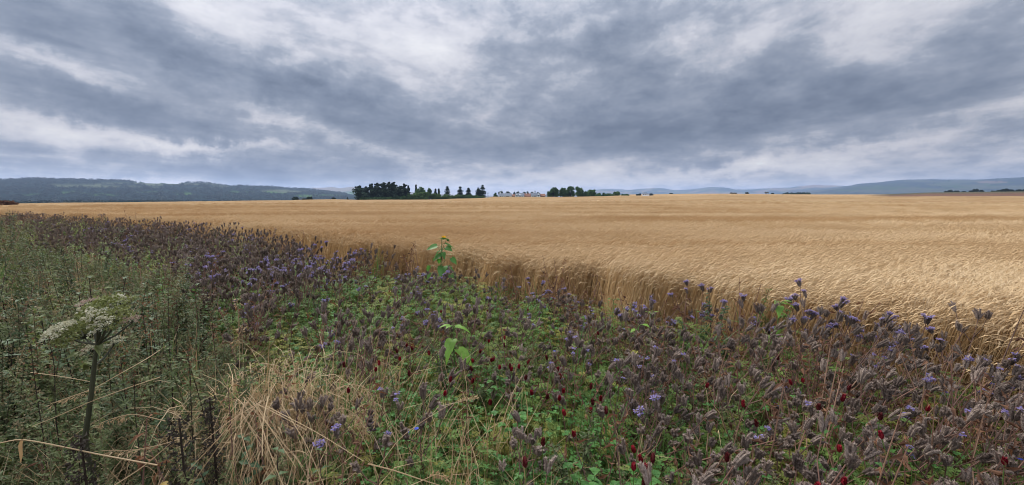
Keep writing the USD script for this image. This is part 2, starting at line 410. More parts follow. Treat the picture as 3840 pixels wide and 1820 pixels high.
CREST = [(-2000, 768), (0, 764), (60, 762), (400, 758), (640, 756), (900, 752.5), (1100, 750), (1250, 746.5), (1320, 745.5), (1345, 751.5), (1600, 748), (1820, 741.5), (1850, 738), (2100, 738.5), (2200, 737), (2330, 733.5), (2400, 735.5), (2560, 734.5), (2700, 729.5), (2900, 731), (3100, 737), (3400, 736), (3840, 735), (6000, 735)]
CREST = [(p, y) for p, y in CREST if p not in (1345, 1320)] [:8] + [(1340, 749.5)] + [c for c in CREST if c[0] >= 1600]
RC = [(-2000, 210), (0, 220), (900, 260), (1340, 300), (1820, 310), (2100, 330), (2700, 300), (3840, 280), (6000, 280)]
RIDGE2 = [(-4000, None)]


def bearing(px, py=740):
    d = photo_ray(px, py)
    return math.atan2(d[0], d[1])


def table(tab, radius):
    """(bearing, height) so that a point at that radius and height shows on the photograph's line."""
    b, h = [], []
    for px, py in tab:
        d = photo_ray(px, py)
        b.append(math.atan2(d[0], d[1]))
        r = np.interp(px, [t[0] for t in RC], [t[1] for t in RC]) if radius is None else radius
        h.append(EYE + r * d[2] / math.hypot(d[0], d[1]))
    return np.array(b), np.array(h)


RC_B = np.array([bearing(p) for p, _ in RC])
RC_R = np.array([r for _, r in RC], float)
CR_B, CR_H = table(CREST, None)
CR_H = CR_H - 0.62
R2 = 800.0
F2_B, F2_H = table([(2250, 737), (2360, 730.5), (2560, 728.5), (2700, 727.8), (2900, 729.5), (3100, 730.5), (3300, 730.5), (3360, 728.5), (3500, 723), (3840, 719.5), (5000, 720)], R2)


def crest_r(b):
    return np.interp(b, RC_B, RC_R)


def ground_z(x, y):
    r, b = np.hypot(x, y), np.arctan2(x, y)
    rc, zc = np.interp(b, RC_B, RC_R), np.interp(b, CR_B, CR_H)
    t = np.clip(r / rc, 0, 1)
    z = zc * np.clip((t - 0.08) / 0.92, 0, 1) ** 1.5
    back = np.abs(b) > 1.6
    z = np.where(back, 0, z)
    floor = -13.0
    f = np.clip((r - rc) / (650.0), 0, 1)
    f = f * f * (3 - 2 * f) * 0.5 + f * 0.5
    z = z + (floor - z) * f
    z2 = np.interp(b, F2_B, F2_H, left=-13.0)
    w = np.clip((r - 430) / (R2 - 430), 0, 1)
    w = w * w * (3 - 2 * w)
    far = np.clip((r - R2) / 900.0, 0, 1)
    w = np.where(r > R2, 1 - far, w) * np.clip((b - F2_B[0]) / 0.03, 0, 1) * (b < 1.5)
    return z * (1 - w) + z2 * w


def sector(bs, rs, dz=0.0, bump=None):
    B, Rr = np.meshgrid(bs, rs, indexing='ij')
    x, y = Rr * np.sin(B), Rr * np.cos(B)
    z = ground_z(x, y) + dz
    if bump is not None:
        z = z + bump(x, y)
    nb, nr = B.shape
    i, j = np.meshgrid(np.arange(nb - 1), np.arange(nr - 1), indexing='ij')
    a = i * nr + j
    q = np.stack([a, a + 1, a + nr + 1, a + nr], -1).reshape(-1, 4)
    return np.stack([x, y, z], -1).reshape(-1, 3), np.vstack([q[:, [0, 2, 1]], q[:, [0, 3, 2]]])


# the ground: one sheet from under the viewer's feet out to beyond the hills
bs = np.concatenate([np.linspace(-math.pi, -1.2, 24)[:-1], np.linspace(-1.2, 1.2, 260), np.linspace(1.2, math.pi, 24)[1:]])
rs = np.concatenate([[0.02], np.geomspace(0.4, 14000, 150)])
v, f = sector(bs, rs)
rr = np.hypot(v[:, 0], v[:, 1])
n1 = fbm(v / 180.0 + 7, 4, 3)
col = np.where((rr > 150)[:, None], np.array([.05, .08, .032]), np.array([.115, .08, .052]))
col = np.where((n1 > .55)[:, None] & (rr > 400)[:, None], np.array([.08, .11, .04]), col)
v[:, 2] += np.where(rr < 30, (fbm(v * 1.3, 3, 5) - .5) * .07, 0)
g = MB().add(v, f, col)
near = g.build('ground', LK['soil'])
tag(near, kind='structure')

# farther fields beyond the first rise, to the right
v, f = sector(np.linspace(bearing(2300), bearing(5200), 200), np.linspace(480, R2 + 60, 40), 0.35)
b = np.arctan2(v[:, 0], v[:, 1])
gold, heath = np.array([.30, .20, .105]), np.array([.075, .07, .042])
rr = np.hypot(v[:, 0], v[:, 1])
w = np.clip((b - bearing(3270)) / .03 + (fbm(v / 60., 3, 1) - .5) * 1.2, 0, 1)[:, None]
redge = np.clip((rr - 690) / 60., 0, 1)[:, None]
heath = heath * redge + np.array([.12, .07, .05]) * (1 - redge)
far = MB().add(v, f, gold * (1 - w) + heath * w).build('far_field', LK['farfield'])
tag(far, kind='structure')


def hill(name, profile, R, depth, base, cover, seed, rough=0.02):
    """A hill range: its skyline at distance R, its foot nearer by depth. cover(px, t, wood noise) gives colour and tree height."""
    p0, p1 = profile[0][0], profile[-1][0]
    px = np.arange(p0, p1 + 1, 3.0)
    py = np.interp(px, [p[0] for p in profile], [p[1] for p in profile])
    k = np.ones(7) / 7
    py = np.convolve(np.pad(py, 3, mode='edge'), k, 'valid')
    d = np.array([photo_ray(a, c) for a, c in zip(px, py)])
    hor = np.hypot(d[:, 0], d[:, 1])
    ux, uy, top = d[:, 0] / hor, d[:, 1] / hor, EYE + R * d[:, 2] / hor
    t = np.concatenate([np.linspace(0, 1, 46), [1.06, 1.2, 1.5]])
    T, _ = np.meshgrid(t, px)
    r = R - depth * (1 - T)
    s = np.where(T <= 1, np.sin(np.clip(T, 0, 1) * math.pi / 2) ** 1.15, 1 - (T - 1) * 1.2)
    z = base + (top[:, None] - base) * s
    x, y = ux[:, None] * r, uy[:, None] * r
    nz = fbm(np.stack([x / 420., y / 420., z * 0 + seed], -1), 4, seed) - .5
    z = z + nz * (top[:, None] - base) * rough * 8 * np.sin(np.clip(T, 0, 1) * math.pi)
    qx, qy = proj(x, y, z)
    wn = fbm(np.stack([x / 260., y / 260., z * 0], -1), 4, seed + 9)
    c, h = cover(qx, qy, T, wn)
    z = z + h * (0.55 + 0.9 * fbm(np.stack([x / 14., y / 14., z * 0], -1), 2, seed + 4))
    V = np.stack([x, y, z], -1).reshape(-1, 3)
    nb, nr = T.shape
    i, j = np.meshgrid(np.arange(nb - 1), np.arange(nr - 1), indexing='ij')
    a = i * nr + j
    q = np.stack([a, a + 1, a + nr + 1, a + nr], -1).reshape(-1, 4)
    o = MB().add(V, np.vstack([q[:, [0, 2, 1]], q[:, [0, 3, 2]]]), c.reshape(-1, 3)).build(name, LK['hill'])
    tag(o, kind='structure')
    return V.reshape(nb, nr, 3), qx, qy, T, h


WOOD, PASTURE, MOOR, BROWN = np.array([.012, .021, .019]), np.array([.055, .105, .03]), np.array([.062, .075, .045]), np.array([.13, .10, .075])


def blob(px, py, cx, cy, sx, sy):
    return ((px - cx) / sx) ** 2 + ((py - cy) / sy) ** 2 < 1


def cover_left(px, py, T, wn):
    c = np.broadcast_to(WOOD, px.shape + (3,)).copy()
    jit = (wn - .5) * 60
    moor = blob(px + jit, py, 300, 702, 130, 9) | blob(px + jit, py, 600, 700, 290, 14) | blob(px + jit * .4, py, 1060, 722, 90, 9)
    fields = [(300, 731, 75, 4.5), (385, 741, 60, 3.6), (470, 728, 60, 2.6), (560, 730, 30, 2), (605, 731, 22, 4), (690, 734, 35, 6), (880, 727, 24, 4.5), (930, 726, 26, 3.5), (1010, 722, 30, 4), (1060, 727, 60, 4), (120, 742, 40, 2), (800, 746, 30, 2), (1160, 741, 60, 5), (1230, 738, 60, 4)]
    g = np.zeros(px.shape, bool)
    for f_ in fields:
        g |= blob(px + jit * .35, py + (wn - .5) * 5, *f_)
    tree = wn > .56
    moor &= ~(wn > .60)
    g &= ~(wn > .62)
    c[moor] = MOOR
    c[g] = PASTURE
    h = np.where(moor | g, 0, 11.0)
    return c, h


def cover_moor(px, py, T, wn):
    c = np.broadcast_to(np.array([.13, .11, .075]), px.shape + (3,)).copy()
    c[wn > .5] = BROWN
    low = T < .45
    c[low] = MOOR
    c[low & (wn > .52)] = PASTURE
    w = blob(px, py, 1140, 711, 34, 4)
    c[w] = WOOD
    return c, np.where(w, 10., 0)


def cover_right_far(px, py, T, wn):
    c = np.broadcast_to(MOOR, px.shape + (3,)).copy()
    c[wn > .56] = BROWN * .8
    c[wn < .43] = WOOD * 1.6
    b = blob(px, py, 3060, 699, 80, 6)
    c[b] = BROWN
    return c, np.where(wn < .43, 8., 0)


def cover_right(px, py, T, wn):
    c = np.broadcast_to(MOOR * .6, px.shape + (3,)).copy()
    jit = (wn - .5) * 80
    w = (wn > .50) | (T > .82)
    for b in [(3330, 706, 130, 6), (3420, 712, 90, 5), (3560, 690, 60, 3), (3640, 700, 110, 7), (3740, 688, 70, 4), (3250, 716, 110, 4), (3480, 716, 120, 3)]:
        w &= ~blob(px + jit, py, *b)
    c[w] = WOOD * 1.2
    c[(~w) & (wn > .46)] = PASTURE * .38
    c[blob(px + jit, py, 3720, 685, 60, 3)] = BROWN * .6
    return c, np.where(w, 9., 0)


LEFT = [(a_, c_ + 3) for a_, c_ in [(-900, 700), (-300, 690), (0, 683), (60, 683), (110, 679), (160, 680), (240, 682), (340, 684), (460, 686), (520, 688), (640, 690), (720, 690), (777, 689), (833, 697), (885, 700), (930, 703.5), (1010, 705), (1089, 711), (1128, 712), (1200, 718), (1280, 727), (1360, 738), (1420, 746)]]
hill_left = hill('hills', LEFT, 4000, 2000, -17, cover_left, 11)
MOORS = [(950, 725), (1089, 712), (1128, 709), (1168, 706), (1207, 706.5), (1247, 702), (1273, 707), (1320, 701), (1345, 705), (1420, 713), (1560, 722), (1700, 731), (1900, 736), (2100, 738)]
hill('hills', MOORS, 8000, 2600, -17, cover_moor, 23)
FARR = [(2000, 738), (2160, 724), (2233, 714), (2267, 709.5), (2322, 712), (2360, 713.5), (2400, 710), (2449, 706.5), (2489, 709), (2521, 715), (2561, 714.6), (2604, 711), (2665, 703.7), (2719, 706), (2774, 713.5), (2820, 712.6), (2891, 707), (2935, 707), (2992, 701.7), (3044, 695.5), (3100, 697), (3143, 698), (3186, 701), (3300, 708), (3500, 720)]
hill('hills', FARR, 10400, 3000, -17, cover_right_far, 37)
RIGHT = [(2850, 735), (3000, 722), (3100, 713), (3186, 701), (3221, 693.5), (3287, 689.4), (3344, 683), (3387, 679), (3473, 676.8), (3517, 679), (3588, 679), (3675, 679), (3746, 675), (3840, 670), (4100, 668), (4600, 680), (5200, 700)]
hill('hills', RIGHT, 8200, 3400, -17, cover_right, 51)

# ------------------------------------------------------------------ haze between here and the hills
HILL_TOP = max(float(np.asarray(UsdGeom.Mesh(stage.GetPrimAtPath('/World/hills' + q)).GetPointsAttr().Get())[:, 2].max()) for q in ('', '_001', '_002', '_003'))
ZB = -40.0
hz = trimesh.creation.box([22400, 22400, HILL_TOP + 25 - ZB])
hz.apply_translation([0, 0, (HILL_TOP + 25 + ZB) / 2])
HAZE = usdkit.material(stage, '/World/Looks/haze_air', {'v': ('principled_volume', {'color': (.51, .67, 1.0), 'density': HAZE_DENSITY, 'anisotropy': 0.3})}, [], volume='v.volume')
tag(usdkit.mesh(stage, numbered('haze'), hz, HAZE), kind='stuff')

# ------------------------------------------------------------------ trees, bushes and houses beyond the field
def quads_cloud(mb, r, centers, radii, per, size, flat=1.0):
    """Leaf-sized faces spread through clumps; each clump is a loose shell of randomly turned leaves."""
    n = len(centers)
    c = np.repeat(centers, per, 0)
    rad = np.repeat(np.broadcast_to(radii, (n,)), per)[:, None]
    o = rdir(r, n * per) * (r.uniform(.35, 1, (n * per, 1)) ** .5) * rad
    o[:, 2] *= flat
    p = c + o
    d, nn = rdir(r, len(p)), unit(o + 0.8 * rdir(r, len(p)))
    s = size * r.uniform(.6, 1.4, len(p))
    mb.leaves(p - d * s[:, None] * .5, d, nn, s, s * .75, fold=.1, mid=.5, droop=.1)


def trunk_mesh(r, h, rad, limbs=5, lo=.3, hi=.8, reach=.3, lean=0.03):
    mb = MB()
    P = np.array([[r.normal() * lean * h * t, r.normal() * lean * h * t, h * t] for t in np.linspace(0, 1, 6)])
    P[0, :2] = 0
    mb.tube(P, np.linspace(rad, rad * .25, 6), 6)
    for i in range(limbs):
        t = r.uniform(lo, hi)
        a = r.uniform(0, 2 * math.pi)
        b = np.array([np.interp(t * h, P[:, 2], P[:, k]) for k in range(3)])
        e = b + np.array([math.cos(a) * reach * h, math.sin(a) * reach * h, reach * h * r.uniform(.2, .9)])
        mb.tube([b, (b + e) / 2 + [0, 0, .05 * h], e], [rad * .4, rad * .25, rad * .08], 4)
    return mb


def broadleaf(name, loc, h, w, seed, label, group=None, mat='oak', category='tree', low=.12):
    r = np.random.default_rng(seed)
    t = thing(name, loc, r.uniform(0, 6), label, category, group)
    trunk_mesh(r, h * .75, h * .035 + .08, 6, .3, .8, .28 * min(1, w / h)).build('trunk', LK['bark'], t)
    mb = MB()
    nl = 14
    aa = r.uniform(0, 6.283, nl)
    zz = np.linspace(low + .06, .82, nl)
    rr_ = w * .36 * np.sqrt(np.clip(1 - ((zz - .38) / .56) ** 2, .02, 1)) * r.uniform(.6, 1.05, nl)
    lobes = np.stack([np.cos(aa) * rr_, np.sin(aa) * rr_, h * zz], -1)
    lr = w * r.uniform(.17, .25, nl) * (1 - .35 * np.clip(zz - .55, 0, 1) / .3)
    lobes[:, 2] = np.minimum(lobes[:, 2], h - lr * .9)
    lobes[0], lr[0] = [0, 0, h - w * .25], w * .25
    cs, rs_ = [], []
    for c, R in zip(lobes, lr):
        k = 16
        cs.append(c + rdir(r, k) * R * r.uniform(.5, 1.0, (k, 1)))
        rs_.append(np.full(k, R * .5))
    quads_cloud(mb, r, np.vstack(cs), np.concatenate(rs_), 24, max(.34, w * .085), .9)
    mb.build('crown', LK[mat], t)
    return t


def pine(loc, h, w, seed, label, group=None, bare=.25, kind='plates'):
    r = np.random.default_rng(seed)
    t = thing('pine_tree', loc, r.uniform(0, 6), label, 'pine tree', group)
    trunk_mesh(r, h * .97, h * .02 + .1, 3, .2, .5, .1, .012).build('trunk', LK['bark'], t)
    mb = MB()
    n = int(24 + h * 1.0)
    cs, rad = [], []
    for i in range(n):
        q = bare + (1 - bare) * (i + r.uniform(0, 1)) / n
        reach = w * .5 * (1.03 - q ** 4.5) * r.uniform(.25, 1.3) if kind == 'plates' else w * .5 * (1.02 - q) * r.uniform(.6, 1.1)
        a = r.uniform(0, 6.283)
        for s in np.linspace(.15, 1, 4):
            cs.append([math.cos(a) * reach * s, math.sin(a) * reach * s, h * q * .985 + reach * .12 * s])
            rad.append((.4 + w * .11 * (1.1 - q)) * (1 if kind == 'plates' else .62))
    cs.append([0, 0, h * .98]); rad.append(.4)
    quads_cloud(mb, r, np.array(cs), np.array(rad) * 1.35, 20, .85, .6)
    mb.build('crown', LK['pine'], t)
    return t


def tiered(loc, h, w, seed, label, group=None):
    """Conifer with a rounded top and separate drooping tiers that let the sky through."""
    r = np.random.default_rng(seed)
    t = thing('conifer', loc, r.uniform(0, 6), label, 'conifer', group)
    trunk_mesh(r, h * .96, .32, 0, lean=.004).build('trunk', LK['bark'], t)
    mb = MB()
    cs, rad = [], []
    n = 12
    for i in range(n):
        q = min(1.0, .12 + .88 * (i + (r.uniform(-.35, .35) if 0 < i < n - 1 else 0)) / (n - 1))
        reach = w * .5 * math.sqrt(max(0.04, 1.02 - q ** 1.9)) * r.uniform(.7, 1.15)
        k = 10
        for j in range(k):
            a = 6.283 * (j + r.uniform(-.3, .3)) / k
            u_ = r.uniform(.7, 1.1)
            for s in ((.35 * u_, .7 * u_, u_) if q < .8 else (.2, .7)):
                cs.append([math.cos(a) * reach * s, math.sin(a) * reach * s, h * q - reach * .22 * s])
                rad.append(.34 + .15 * q)
    quads_cloud(mb, r, np.array(cs), np.array(rad) * 1.25, 12, .62, .40)
    mb.build('crown', LK['pine'], t)
    return t


def place(px, D):
    b = bearing(px)
    x, y = D * math.sin(b), D * math.cos(b)
    return np.array([x, y, float(ground_z(x, y))]), D * math.cos(b)


def top_height(px, py, D):
    """Height above the ground at px of something whose top shows at py at distance D."""
    p, y = place(px, D)
    d = photo_ray(px, py)
    return p, EYE + D * d[2] / math.hypot(d[0], d[1]) - p[2], D / math.hypot(d[0], d[1]) * math.sqrt(1) * 1.0


M_PX = lambda D: D / 1500.0          # metres per photograph pixel near the middle of the picture

GROVE = [  # px, top py, width px, distance, kind, label
    (1352, 698, 40, 302, 'plates', 'wide flat-topped dark pine at the left end of the grove'),
    (1374, 701, 34, 306, 'plates', 'dark pine second from the left end of the grove, lower than its right neighbour'),
    (1396, 690, 30, 303, 'plates', 'dark pine third from the left in the grove, with a tufted tip'),
    (1416, 688, 34, 306, 'plates', 'tall dark pine fourth from the left in the grove'),
    (1441, 685, 38, 303, 'plates', 'tallest dark pine in the middle of the grove, left of two equal ones'),
    (1461, 684.5, 36, 306, 'plates', 'broad tall dark pine in the middle of the grove, between two as tall'),
    (1479, 684.6, 30, 302, 'plates', 'tall dark pine with ragged side branches, last of the three tallest in the grove'),
    (1500, 701, 30, 305, 'plates', 'shorter open pine just right of the tallest pines'),
    (1517, 690, 34, 303, 'plates', 'ragged dark pine near the right side of the dense grove'),
    (1532, 697, 26, 305, 'spire', 'narrow dark pine closing the dense grove on its right'),
    (1408, 705, 44, 311, 'plates', 'low dark pine filling the back of the grove behind the fourth pine'),
    (1490, 706, 44, 312, 'plates', 'low dark pine filling the back of the grove behind the tallest pines'),
    (1561, 694, 9, 306, 'spire', 'thin nearly bare pine spire rising behind the round dark tree'),
    (1634, 710, 17, 305, 'spire', 'small cone-shaped pine above the hedge left of the sparse one'),
    (1646, 709, 9, 306, 'spire', 'thin sparse small pine left of the tiered conifers')]
for i, (px, py, w, D, k, lab) in enumerate(GROVE):
    p, h, _ = top_height(px, py, D)
    pine(p, h, w * M_PX(D) * (1.35 if k == 'plates' else 1.1), 100 + i, lab, 'dark pines of the grove at the field edge', .12 if k == 'plates' else .25, k)
for i, (px, py, w, lab) in enumerate([
        (1678, 701, 21, 'tiered conifer with drooping branches, left of the three standing apart'),
        (1726, 702, 22, 'tiered conifer with drooping branches, middle of the three standing apart'),
        (1757, 707, 19, 'smallest tiered conifer, right of the three standing apart'),
        (1794, 706, 22, 'lower tiered conifer leaning against the tall rounded one'),
        (1810, 696, 24, 'tall rounded dark conifer at the right end of the hedge')]):
    D = 312
    p, h, _ = top_height(px, py, D)
    tiered(p, h, w * M_PX(D) * 1.15, 140 + i, lab, 'tiered conifers right of the grove')
for i, (px, py, w, D, lab, mt) in enumerate([
        (1577, 703, 40, 304, 'round dark broadleaf tree right of the pine grove', 'oak'),
        (1610, 706, 24, 303, 'smaller round-headed green tree right of the dark round one', 'oak')]):
    p, h, _ = top_height(px, py, D)
    broadleaf('broadleaf_tree', p, h, w * M_PX(D), 160 + i, lab, None, mt)
BUSH = [(1362, 741, 30), (1392, 742, 30), (1425, 741, 34), (1455, 741, 30), (1487, 738, 32), (1513, 735, 30), (1540, 727, 30), (1560, 722, 34), (1592, 722, 40), (1598, 736, 16), (1625, 725, 30), (1648, 728, 28), (1670, 731, 28), (1692, 734, 26), (1715, 731, 26), (1740, 731, 26), (1762, 732, 28), (1785, 734, 24), (1806, 736, 22)]
for i, (px, py, w) in enumerate(BUSH):
    D = 299
    p, h, _ = top_height(px, py, D)
    where = 'under the pines' if px < 1530 else 'below the round dark tree' if px < 1610 else 'below the tiered conifers'
    broadleaf('bush', p, max(h, 1.2), w * M_PX(D), 180 + i, 'rounded green bush in the hedge ' + where, 'bushes of the hedge ' + where, 'oak' if px < 1530 else 'scrub', 'bush', .0)

# right of the houses: a row of large round trees, then lower ones
for i, (px, py, w, D, lab) in enumerate([
        (2075, 704.6, 42, 345, 'round green tree standing apart at the right end of the houses'),
        (2112, 703.5, 34, 348, 'round dark tree, left one of three that touch'),
        (2139, 699, 32, 352, 'tallest of the three touching round trees, in their middle'),
        (2170, 701, 38, 347, 'round very dark tree, right one of three that touch'),
        (2195, 717, 16, 350, 'low rounded tree against the right side of the dark round tree'),
        (2214, 714, 46, 360, 'wide low tree right of the large round trees'),
        (2245, 725, 22, 352, 'small low tree between the wide low tree and the hedge end'),
        (2264, 724, 16, 352, 'tiny tree poking above the low hedge'),
        (2286, 728, 40, 350, 'long low dark bush at the hedge right of the trees'),
        (2312, 719, 26, 335, 'isolated small round tree at the end of the low hedge'),
        (2345, 730, 30, 350, 'last low bush of the hedge, thinning out on the skyline'),
        (1858, 723, 16, 372, 'low dark tree at the left end of the houses'),
        (1878, 716.5, 26, 425, 'dark round tree behind the left end of the houses'),
        (1904, 719, 30, 428, 'bushy tree rising behind the first white house'),
        (1929, 720, 14, 428, 'small dark tree behind the gap after the first house'),
        (1942, 718, 20, 430, 'dark ragged tree behind the second white house'),
        (1966, 720, 18, 430, 'low dark tree behind the brown barn'),
        (1978, 718.5, 14, 430, 'tufted dark tree behind the right half of the brown barn'),
        (1995, 719, 16, 430, 'ragged dark tree behind the third house'),
        (2006, 716.5, 7, 430, 'pointed narrow tree behind the third house'),
        (2018, 720, 14, 430, 'small dark tree behind the gable of the third house')]):
    p, h, _ = top_height(px, py, D)
    broadleaf('broadleaf_tree', p, max(h, 1.5), w * M_PX(D), 220 + i, lab, None, 'pine' if D > 420 else 'oak', 'tree' if 'bush' not in lab else 'bush', .02)
# lone trees along the skyline
for i, (px, py, w, D, lab) in enumerate([
        (1108, 739, 19, 330, 'left of two dark round trees on the skyline below the moor'),
        (1161, 739, 21, 330, 'right of two dark round trees on the skyline below the moor'),
        (1140, 745, 14, 335, 'low bush leaning against the right dark round tree'),
        (1250, 741, 13, 330, 'single small dark tree on the skyline left of the grove'),
        (1303, 741, 6, 335, 'tiny pointed tree on the skyline next to the grove'),
        (2390, 728, 12, 700, 'small dark bush left of the far white farmhouse'),
        (2400, 726, 10, 700, 'small dark tree touching the far white farmhouse'),
        (2440, 726.5, 16, 700, 'low dark trees right of the far white farmhouse'),
        (2516, 725.5, 12, 780, 'lone tiny bush on the far golden field'),
        (2750, 724.5, 22, 790, 'low dark clump on the far skyline left of the small tower'),
        (2800, 722, 13, 790, 'dark round bush on the skyline left of the small tower'),
        (2896, 724.5, 10, 790, 'small dark bush just right of the small tower'),
        (2965, 726.5, 44, 790, 'long low dark hedge on the far skyline'),
        (3015, 725.5, 40, 790, 'low dark hedge on the far skyline before the brown slope')]):
    p, h, _ = top_height(px, py, D)
    broadleaf('broadleaf_tree', p, max(h, 1.2), w * M_PX(D), 260 + i, lab, None, 'pine', 'tree' if 'tree' in lab else 'bush', .0)
for i, (px, py, w, nm) in enumerate([(3548, 717, 14, 'first'), (3562, 713, 18, 'second'), (3585, 716, 18, ''), (3612, 717, 12, ''), (3640, 715, 14, ''), (3657, 710, 20, 'tallest'), (3677, 713, 14, ''), (3722, 716, 14, ''), (3742, 713, 16, ''), (3763, 709, 22, ''), (3785, 712, 22, ''), (3818, 711, 16, ''), (3834, 712, 18, ''), (3870, 712, 24, ''), (3915, 710, 26, '')]):
    D = 830
    p, h, _ = top_height(px, py, D)
    f_ = math.sqrt(1 + ((px - 1920) / 1500.0) ** 2)
    broadleaf('hedgerow_tree', p, max(h, 2), w * D / 1500 / f_, 290 + i, 'small dark tree in the hedgerow above the brown slope at the far right', 'hedgerow trees above the brown slope', 'pine', 'tree', .0)

# trees and masts on the left ridge
for i, (px, py, w, lab) in enumerate([(355, 684, 10, 'dark tree on the wooded ridge left of the bare gap'), (527, 681, 9, 'wind-swept tree on the ridge right of the square mast'), (537, 684, 9, 'low tree on the ridge beside the wind-swept one'), (606, 686, 10, 'left of the small pair of trees on the bare ridge'), (617, 687, 9, 'right of the small pair of trees on the bare ridge'), (442, 678, 5, 'lone thin tree high on the bare ridge')]):
    D = 3990
    d = photo_ray(px, py)
    f_ = math.hypot(d[0], d[1])
    k = int(np.argmin(abs(hill_left[1][:, 45] - px)))
    p = hill_left[0][k, 45]
    h = EYE + D * d[2] / f_ - p[2]
    broadleaf('ridge_tree', p - [0, 0, 1], max(h + 1, 9), w * D / 1500 / math.sqrt(1 + ((px - 1920) / 1500.0) ** 2), 320 + i, lab, None, 'oak', 'tree', .1)
k = int(np.argmin(abs(hill_left[1][:, 45] - 509)))
p = hill_left[0][k, 45]
t = thing('radio_mast', p, .4, 'square dark mast on the bare ridge of the left hills', 'mast')
mb = MB()
for sx in (-4, 4):
    for sy in (-4, 4):
        mb.tube([[sx, sy, -2], [sx * .8, sy * .8, 17]], .7, 5)
mb.build('frame', LK['metal'], t)
b = trimesh.creation.box([9, 9, 6]); b.apply_translation([0, 0, 12])
MB().mesh(b).build('cabin', LK['metal'], t)

# woods along the foot of the left hills, far beyond the field
tr = np.random.default_rng(5)


def instancer(path, protos, pos, yaw, scale, tilt=None, ids=None, kind='stuff', label=None, category=None, seed=1):
    """protos: class prim paths; one PointInstancer that scatters them."""
    pos = np.asarray(pos, float)
    n = len(pos)
    pi = UsdGeom.PointInstancer.Define(stage, path)
    rel = pi.CreatePrototypesRel()
    for i, c in enumerate(protos):
        q = UsdGeom.Xform.Define(stage, path + '/kind_%d' % i)
        q.GetPrim().GetReferences().AddInternalReference(c)
        rel.AddTarget(q.GetPath())
    r = np.random.default_rng(seed)
    pi.CreateProtoIndicesAttr(Vt.IntArray.FromNumpy((r.integers(0, len(protos), n) if ids is None else np.asarray(ids)).astype(np.int32)))
    pi.CreatePositionsAttr(Vt.Vec3fArray.FromNumpy(pos.astype(np.float32)))
    sc = np.asarray(scale, float)
    sc = np.repeat(sc[:, None], 3, 1) if sc.ndim == 1 else sc
    pi.CreateScalesAttr(Vt.Vec3fArray.FromNumpy(sc.astype(np.float32)))
    yaw = np.asarray(yaw, float)
    qz = np.stack([np.cos(yaw / 2), 0 * yaw, 0 * yaw, np.sin(yaw / 2)], -1)
    if tilt is not None:              # tilt: (n, 2) lean towards +x and +y in radians, after the turn
        tx, ty = tilt[:, 1] * -1, tilt[:, 0]
        a = np.hypot(tx, ty)
        s = np.where(a > 1e-6, np.sin(a / 2) / np.maximum(a, 1e-6), .5)
        w1, x1, y1, z1 = np.cos(a / 2), tx * s, ty * s, 0 * a
        w2, x2, y2, z2 = qz.T
        qz = np.stack([w1 * w2 - x1 * x2 - y1 * y2 - z1 * z2, w1 * x2 + x1 * w2 + y1 * z2 - z1 * y2, w1 * y2 - x1 * z2 + y1 * w2 + z1 * x2, w1 * z2 + x1 * y2 - y1 * x2 + z1 * w2], -1)
    pi.CreateOrientationsAttr(Vt.QuathArray([Gf.Quath(*map(float, q)) for q in qz]))
    tag(pi, label, category, None, kind)
    return pi


def new_class(name):
    p = '/World/' + name + '_kind'
    k = TAKEN.get(p, 0)
    TAKEN[p] = k + 1
    p += '_%03d' % k
    stage.CreateClassPrim(p)
    return p


def far_tree_class(seed):
    r = np.random.default_rng(seed)
    c = new_class('far_tree')
    trunk_mesh(r, 7, .35, 3).build('trunk', LK['bark'], c)
    mb = MB()
    cs = np.stack([r.normal(size=12) * 2.2, r.normal(size=12) * 2.2, r.uniform(3, 9.5, 12)], -1)
    quads_cloud(mb, r, cs, r.uniform(1.4, 2.2, 12), 10, 1.3, .8)
    mb.build('crown', LK['farwood'], c)
    return c


FT = [far_tree_class(i) for i in range(4)]
pts = []
for i in range(2400):
    px = tr.uniform(-250, 1330)
    D = tr.uniform(900, 1500)
    b = bearing(px)
    pts.append([D * math.sin(b), D * math.cos(b), 0])
pts = np.array(pts)
pts[:, 2] = ground_z(pts[:, 0], pts[:, 1]) - .3
keep = fbm(np.stack([pts[:, 0] / 120, pts[:, 1] / 120, pts[:, 2] * 0], -1), 3, 4) > .40
pts = pts[keep]
sc = tr.uniform(.65, 1.25, len(pts)) * np.interp(np.arctan2(pts[:, 0], pts[:, 1]), [bearing(900), bearing(1330)], [1, .55])
instancer('/World/woodland', FT, pts, tr.uniform(0, 6, len(pts)), sc, label='dark green belt of trees along the foot of the left hills', category='woodland')
V, qx, qy, T, H = hill_left
sel = np.argwhere((H > 5) & (T < .98) & (qx > -150) & (qx < 1300))
sel = sel[tr.permutation(len(sel))[:2600]]
pts = V[sel[:, 0], sel[:, 1]] + np.stack([tr.uniform(-6, 6, len(sel)), tr.uniform(-6, 6, len(sel)), np.full(len(sel), -9.)], -1)
instancer('/World/hillside_trees', FT, pts, tr.uniform(0, 6, len(pts)), tr.uniform(1.2, 2.0, len(pts)), label='woods covering the slopes of the left hills', category='woodland', seed=2)


# ---- houses behind the rise
def box_mesh(x0, x1, y0, y1, z0, z1):
    b = trimesh.creation.box([x1 - x0, y1 - y0, z1 - z0])
    b.apply_translation([(x0 + x1) / 2, (y0 + y1) / 2, (z0 + z1) / 2])
    return b


